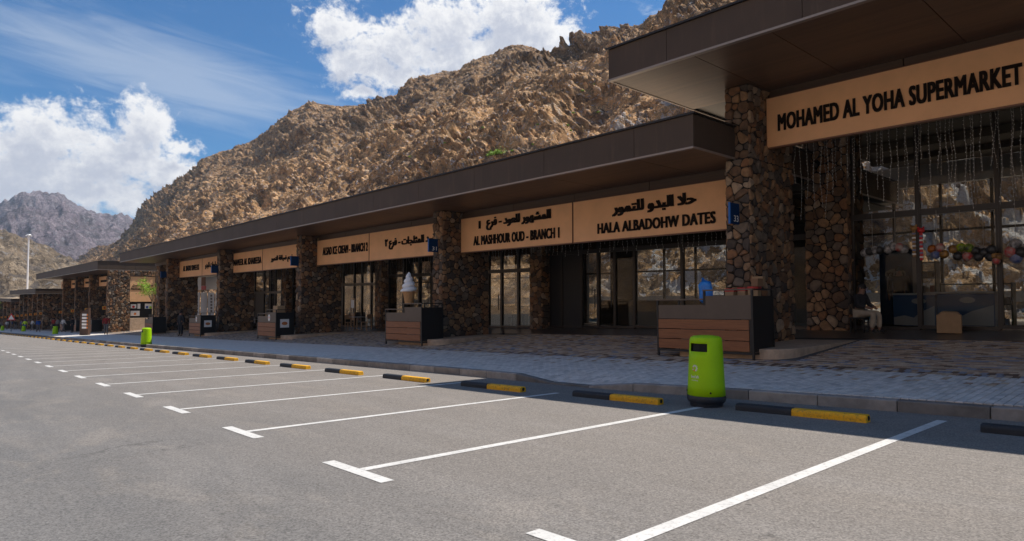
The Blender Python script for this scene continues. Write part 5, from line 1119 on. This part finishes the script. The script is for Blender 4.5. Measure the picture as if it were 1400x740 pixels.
mb = MB(); mb.tube([(0, 0, 0), (0, 0, 12), (0, 0, 23.2)], [.24, .21, .16], MW, 12); mb.obj('mast', e, smooth=True); mb = MB(); mb.lathe([(.45, 22.95), (.55, 23.1), (.45, 23.25)], MW, 10); mb.obj('lamp_ring', e)
for j in range(6): a = j*math.pi/3; mb = MB(); mb.box(.6*math.cos(a)-.16, .6*math.cos(a)+.16, .6*math.sin(a)-.16, .6*math.sin(a)+.16, 22.75, 22.98, MW); mb.obj('floodlight', e)
# ------------------------------------------------------------------ tree, shrubs
LEAFM = M('young_leaf', (.22, .38, .02), .55, col2=(.34, .48, .04), vs=3, coord='World', randv=.15); BARK = M('pale_bark', (.30, .22, .14), .9, .3, 20)
def tree(loc, h, cr, lab, nleaf, seed, lean=0):
    rnd = random.Random(seed); e = empty('young_tree', loc, lab, 'tree'); mb = MB(); top = Vector((-.35*cr, 0, h*.72))
    mb.tube([(0, 0, 0), (.02, 0, h*.3), (-.05, .02, h*.5), tuple(top)], [.06, .05, .045, .03], BARK, 8); tips = []
    for i in range(14):
        a = rnd.uniform(0, 6.28); b0 = Vector((-.05, .02, h*.5)).lerp(top, rnd.random()); t = Vector((rnd.uniform(-1, .9)*cr-.2, rnd.uniform(-.8, .8)*cr, h*rnd.uniform(.68, .98))); m_ = b0.lerp(t, .5)+Vector((0, 0, .12)); mb.tube([tuple(b0), tuple(m_), tuple(t)], [.022, .015, .007], BARK, 5); tips += [t, m_.lerp(t, .5)]
    mb.obj('trunk', e, smooth=True); mb = MB()
    for i in range(nleaf):
        c = rnd.choice(tips)+Vector((rnd.gauss(0, .17), rnd.gauss(0, .17), rnd.gauss(0, .12))); a = Vector((rnd.uniform(-1, 1), rnd.uniform(-1, 1), rnd.uniform(-.6, .4))).normalized(); b = a.cross(Vector((rnd.uniform(-1, 1), rnd.uniform(-1, 1), rnd.uniform(-1, 1)))).normalized(); s_ = rnd.uniform(.045, .09)
        mb.add([tuple(c-a*s_), tuple(c+b*s_*.45), tuple(c+a*s_), tuple(c-b*s_*.45)], [(0, 1, 2, 3)], LEAFM)
    tag(mb.obj('crown', e), kind='stuff')
xt = -69.2; yt = xt*-math.tan(RAD(42.09-math.degrees(math.atan((700-209)/885)))); tree((xt, yt, zw(xt, yt)), 4.9, 1.35, 'small sunlit young tree with thin trunk before the stone end wall', 1700, 5)
xt2 = -150; tree((xt2, 8.6, zw(xt2, 8.6)), 6, 1.6, 'far young tree at the left edge of the view', 900, 6)
# ------------------------------------------------------------------ hills
def prof_fn(pts):
    A = []
    for (u, v) in pts: a, e = ang(u, v); A.append((a, e))
    A.sort(); xs = np.array([a for a, _ in A]); ys = np.array([b for _, b in A]); return lambda t: np.interp(t, xs, ys)
RIDGE = prof_fn([(60, 385), (107, 362), (130, 345), (150, 338), (168, 330), (180, 315), (190, 300), (210, 270), (222, 262), (235, 251), (258, 235), (280, 217), (315, 202), (350, 187), (365, 176), (380, 165), (400, 148), (427, 136), (440, 140), (470, 143), (500, 139), (530, 131), (548, 126), (565, 112), (590, 102), (607, 97), (630, 94), (660, 87), (679, 84), (690, 76), (703, 70), (720, 72), (735, 72), (757, 84), (775, 74), (807, 54), (839, 44), (857, 41), (890, 34), (921, 25), (940, 14), (957, 5), (985, -8), (1040, -40), (1150, -90), (1300, -160), (1400, -210), (1900, -300)])
NEARR = prof_fn([(60, 392), (107, 372), (168, 345), (235, 300), (300, 262), (370, 250), (450, 230), (520, 205), (590, 180), (640, 158), (690, 138), (720, 118), (760, 110), (836, 100), (900, 75), (960, 40), (1050, -20), (1200, -80), (1400, -150), (1900, -250)])
NT, NR = 1150, 640
th = np.concatenate([np.linspace(6.6, 82, NT), np.linspace(82.3, 118, 100)]); s = np.linspace(0, 1, NR)
TH, SS = np.meshgrid(th, s, indexing='ij')
Yb, Yn, Yr, Ye = 39., 108., 195., 235.
Ymap = np.interp(SS, [0, .60, .94, 1], [Yb, Yn+8, Yr, Ye])
sn = np.sin(np.radians(TH)); Rr = Ymap/np.maximum(sn, .62*np.ones_like(sn)*0+np.where(TH > 90, 1, sn))
R0 = lambda Y: Y/np.where(TH > 90, 1, sn)
zn = CAM_H+R0(Yn)*np.tan(np.radians(NEARR(TH))); zr_ = CAM_H+R0(Yr)*np.tan(np.radians(RIDGE(TH)))
XX = -R0(Ymap)*np.cos(np.radians(TH)); YY = R0(Ymap)*np.sin(np.radians(TH))
z0_ = GX*np.maximum(XX, -260)+.25
t1 = np.clip((Ymap-Yb)/(Yn-Yb), 0, 1); t2 = np.clip((Ymap-Yn-4)/(Yr-Yn-4), 0, 1); t3 = np.clip((Ymap-Yr)/(Ye-Yr), 0, 1)
dip = .08*np.sin(np.clip((Ymap-Yn)/18, 0, 1)*np.pi)
ZZ = z0_+(zn-z0_)*(t1**1.12)-dip*12*(t2 < .3)+(zr_-zn)*(t2**.95)-(zr_-z0_)*.3*t3
P = np.stack([XX, YY, ZZ], -1)
w0 = np.clip(.25+t1*9, 0, 1); wr_ = 1-.9*np.exp(-((Ymap-Yr)/15)**2)
wq0 = P+np.stack([fbm(P, 30, 3, .5, False, 91+i_)-.5 for i_ in range(3)], -1)*26
big = (fbm(wq0*[1, .28, .28], 24, 4, .52, True, 1)-.58)*13*wr_+(fbm(wq0, 55, 3, .5, True, 5)-.6)*9*wr_*np.clip(t1*2, 0, 1)
mid = (fbm(P, 10, 4, .55, True, 11)-.55)*3.6
wq = P+np.stack([fbm(P, 6, 3, .5, False, 81+i_) for i_ in range(3)], -1)*5
b1 = (blocks(wq*[.7, .8, 1.5], 3.4, 21)-.5)*1.45+(blocks(wq0*[.8, .7, 1.3], 9, 25)-.5)*1.7; b2 = (blocks(wq*[.8, .9, 1.35], 1.5, 31)-.5)*.85; b3 = (blocks(P, .75, 41)-.5)*.42
fine = (fbm(P, 1.3, 3, .6, True, 51)-.5)*.55
rgh = .35+1.05*np.clip((fbm(P, 38, 3, .5, False, 61)-.38)*3.2, 0, 1)
far = 1+np.clip((R0(Ymap)-150)/350, 0, 1.6)*.8
wq_ = 1-.8*np.exp(-((Ymap-Yr)/15)**2)
dis = (big+mid*rgh*far*wq_+(b1+b2)*rgh*far*wq_+b3+fine)*w0-1.2*np.exp(-((Ymap-Yr)/14)**2)*far
P[..., 2] += dis*.78; P[..., 1] -= dis*.5*np.clip(.3+t1*3, 0, 1)
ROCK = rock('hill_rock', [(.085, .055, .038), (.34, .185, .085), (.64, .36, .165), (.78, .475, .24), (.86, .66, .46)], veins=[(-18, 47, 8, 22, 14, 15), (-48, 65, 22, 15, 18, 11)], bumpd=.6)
hill = grid_obj('rocky_hill', P, ROCK); tag(hill, kind='structure')
def far_hill(name, pts, dist, depth, mat, z0, nx, ny, amp, seed, sc_):
    f = prof_fn(pts); a0 = ang(*pts[0])[0]; a1 = ang(*pts[-1])[0]; t = np.linspace(min(a0, a1), max(a0, a1), nx); s = np.linspace(0, 1.3, ny); T_, S_ = np.meshgrid(t, s, indexing='ij')
    R = dist-depth+depth*S_; zt = CAM_H+dist*np.tan(np.radians(f(T_)))/1.0
    Z = np.where(S_ < 1, z0+(zt-z0)*S_**1.05, zt-(zt-z0)*(S_-1)*.8); P = np.stack([-R*np.cos(np.radians(T_)), R*np.sin(np.radians(T_)), Z], -1)
    d = (fbm(P*[1, 1, .3], sc_, 6, .55, True, seed)-.6)*amp+(fbm(P, sc_*.12, 4, .6, True, seed+9)-.5)*amp*.22; d *= np.clip(S_*4, 0, 1)*(1-.6*np.exp(-((S_-1)/.08)**2))
    P[..., 2] += d; o = grid_obj(name, P, mat); return tag(o, kind='structure')
ROCK2 = rock('far_brown_rock', [(.10, .075, .05), (.17, .125, .08), (.25, .185, .12), (.31, .235, .16), (.38, .31, .23)], sc_=.25)
ROCK3 = rock('far_mountain_rock', [(.10, .078, .095), (.165, .125, .145), (.235, .18, .195), (.29, .225, .235), (.36, .29, .29)], sc_=.09)
far_hill('brown_hill', [(-260, 345), (-150, 314), (-60, 312), (0, 330), (10, 334), (28, 342), (50, 352), (85, 366), (105, 372), (125, 376), (160, 392)], 700, 420, ROCK2, -14, 420, 220, 55, 3, 150)
far_hill('blue_mountain', [(-420, 340), (-260, 266), (-120, 281), (-40, 312), (0, 297), (20, 288), (33, 285), (45, 284), (70, 283), (84, 289), (100, 300), (115, 307), (130, 314), (145, 318), (160, 322), (178, 328), (210, 330), (300, 360)], 2500, 1300, ROCK3, -30, 520, 260, 250, 5, 540)
ROCKO = rock('bounce_hill_rock', [(.3, .19, .11), (.5, .30, .16), (.72, .44, .24), (.8, .54, .32), (.85, .70, .54)], veins=[(0, -130, 40, 90, 60, 60)])
# added unseen slope behind the camera; bright rock bounces sunlight onto the shop fronts
t = np.linspace(-420, 250, 260); v = np.linspace(0, 1, 90); T_, V_2 = np.meshgrid(t, v, indexing='ij'); YY = -75-150*V_2
ZZ = GX*T_-.6+(75+22*np.sin(T_/60)+12*np.sin(T_/23+1))*V_2**1.1; P = np.stack([T_, YY, ZZ], -1); d = (fbm(P, 30, 5, .55, True, 71)-.5)*16*np.clip(V_2*6, 0, 1); P[..., 2] += d
tag(grid_obj('unseen_bounce_hill', P, ROCKO), kind='structure')
# desert shrubs on the slope
SHM = M('bright_shrub_leaf', (.20, .38, .02), .7, col2=(.30, .46, .04), vs=2, coord='World')
dg = bpy.context.evaluated_depsgraph_get; bpy.context.view_layer.update()
from mathutils.bvhtree import BVHTree
me = hill.data; nv = len(me.vertices)
step = 1
bvh = BVHTree.FromObject(hill, bpy.context.evaluated_depsgraph_get())
WHERE = ['largest of all, just above the canopy edge', 'just left of the largest one', 'left and above the largest one', 'high up, left of the tall canopy corner', 'upper left of the tall canopy corner', 'middle of the slope, above the dates sign', 'below the middle one', 'lowest of the three above the dates sign', 'beside the white veined rock', 'right of the largest one, higher', 'far left on the slope', 'left of the largest one, halfway up', 'right of the largest one, in the rubble', 'close above the largest one', 'left of the oud sign, halfway up', 'farthest left above the canopy']
for i, (u, v, r) in enumerate(((681, 211, 1.5), (672, 213, 1.1), (660, 175, .35), (814, 116, .6), (796, 125, .5), (783, 155, .45), (776, 172, .4), (780, 179, .35), (818, 154, .4), (728, 198, .3), (540, 178, .5), (640, 192, .4), (735, 171, .35), (700, 207, .4), (608, 196, .35), (560, 215, .4))):
    d = ray(u, v).normalized(); h = bvh.ray_cast(CP, d)
    if h[0] is None: continue
    p = h[0]; rnd = random.Random(100+i); mb = MB()
    for j in range(int(260*r+60)):
        c = Vector((rnd.gauss(0, r*.38), rnd.gauss(0, r*.3), abs(rnd.gauss(0, r*.25)))); a = Vector((rnd.uniform(-1, 1), rnd.uniform(-1, 1), rnd.uniform(-1, 1))).normalized(); b = a.cross(Vector((rnd.random(), rnd.random(), rnd.random()))).normalized(); s_ = .07+.05*r
        mb.add([tuple(c-a*s_), tuple(c+b*s_*.6), tuple(c+a*s_), tuple(c-b*s_*.6)], [(0, 1, 2, 3)], SHM)
    o = mb.obj('desert_shrub'); o.location = p; tag(o, 'green desert shrub on the rocky slope, '+WHERE[i], 'shrub', 'green shrubs on the rocky slope')
# road barrier behind the shops
e = empty('road_barrier', (-20, 33, GX*-20+.38), 'grey beam barrier behind the shops, seen through the glass', 'barrier'); GALV = M('galvanised_beam', (.22, .21, .2), .6)
x = 12.
while x > -64:
    z = .0*GX*x+.38; mb = MB(); mb.box(x-3.98, x, 33, 33.08, 1.12+GX*xc(x)*.35, 1.55+GX*xc(x)*.35, GALV); part(mb, 'beam', e); mb = MB(); mb.box(x-.08, x, 33.09, 33.2, GX*x+.3, 1.5+GX*xc(x)*.35, GALV); part(mb, 'post', e); x -= 4
# haze
HZ = .32/2500
mb = MB(); mb.box(-4400, 260, -620, 1500, -45, 400, SANDM); o = mb.obj('haze'); o.data.materials.clear(); hm_ = bpy.data.materials.new('haze_air'); hm_.use_nodes = True; t = hm_.node_tree; t.nodes.clear()
pv = t.nodes.new('ShaderNodeVolumePrincipled'); pv.inputs['Density'].default_value = HZ; pv.inputs['Color'].default_value = (.82, .9, 1, 1); pv.inputs['Anisotropy'].default_value = .2
oo = t.nodes.new('ShaderNodeOutputMaterial'); t.links.new(pv.outputs[0], oo.inputs['Volume']); o.data.materials.append(hm_); tag(o, kind='stuff')
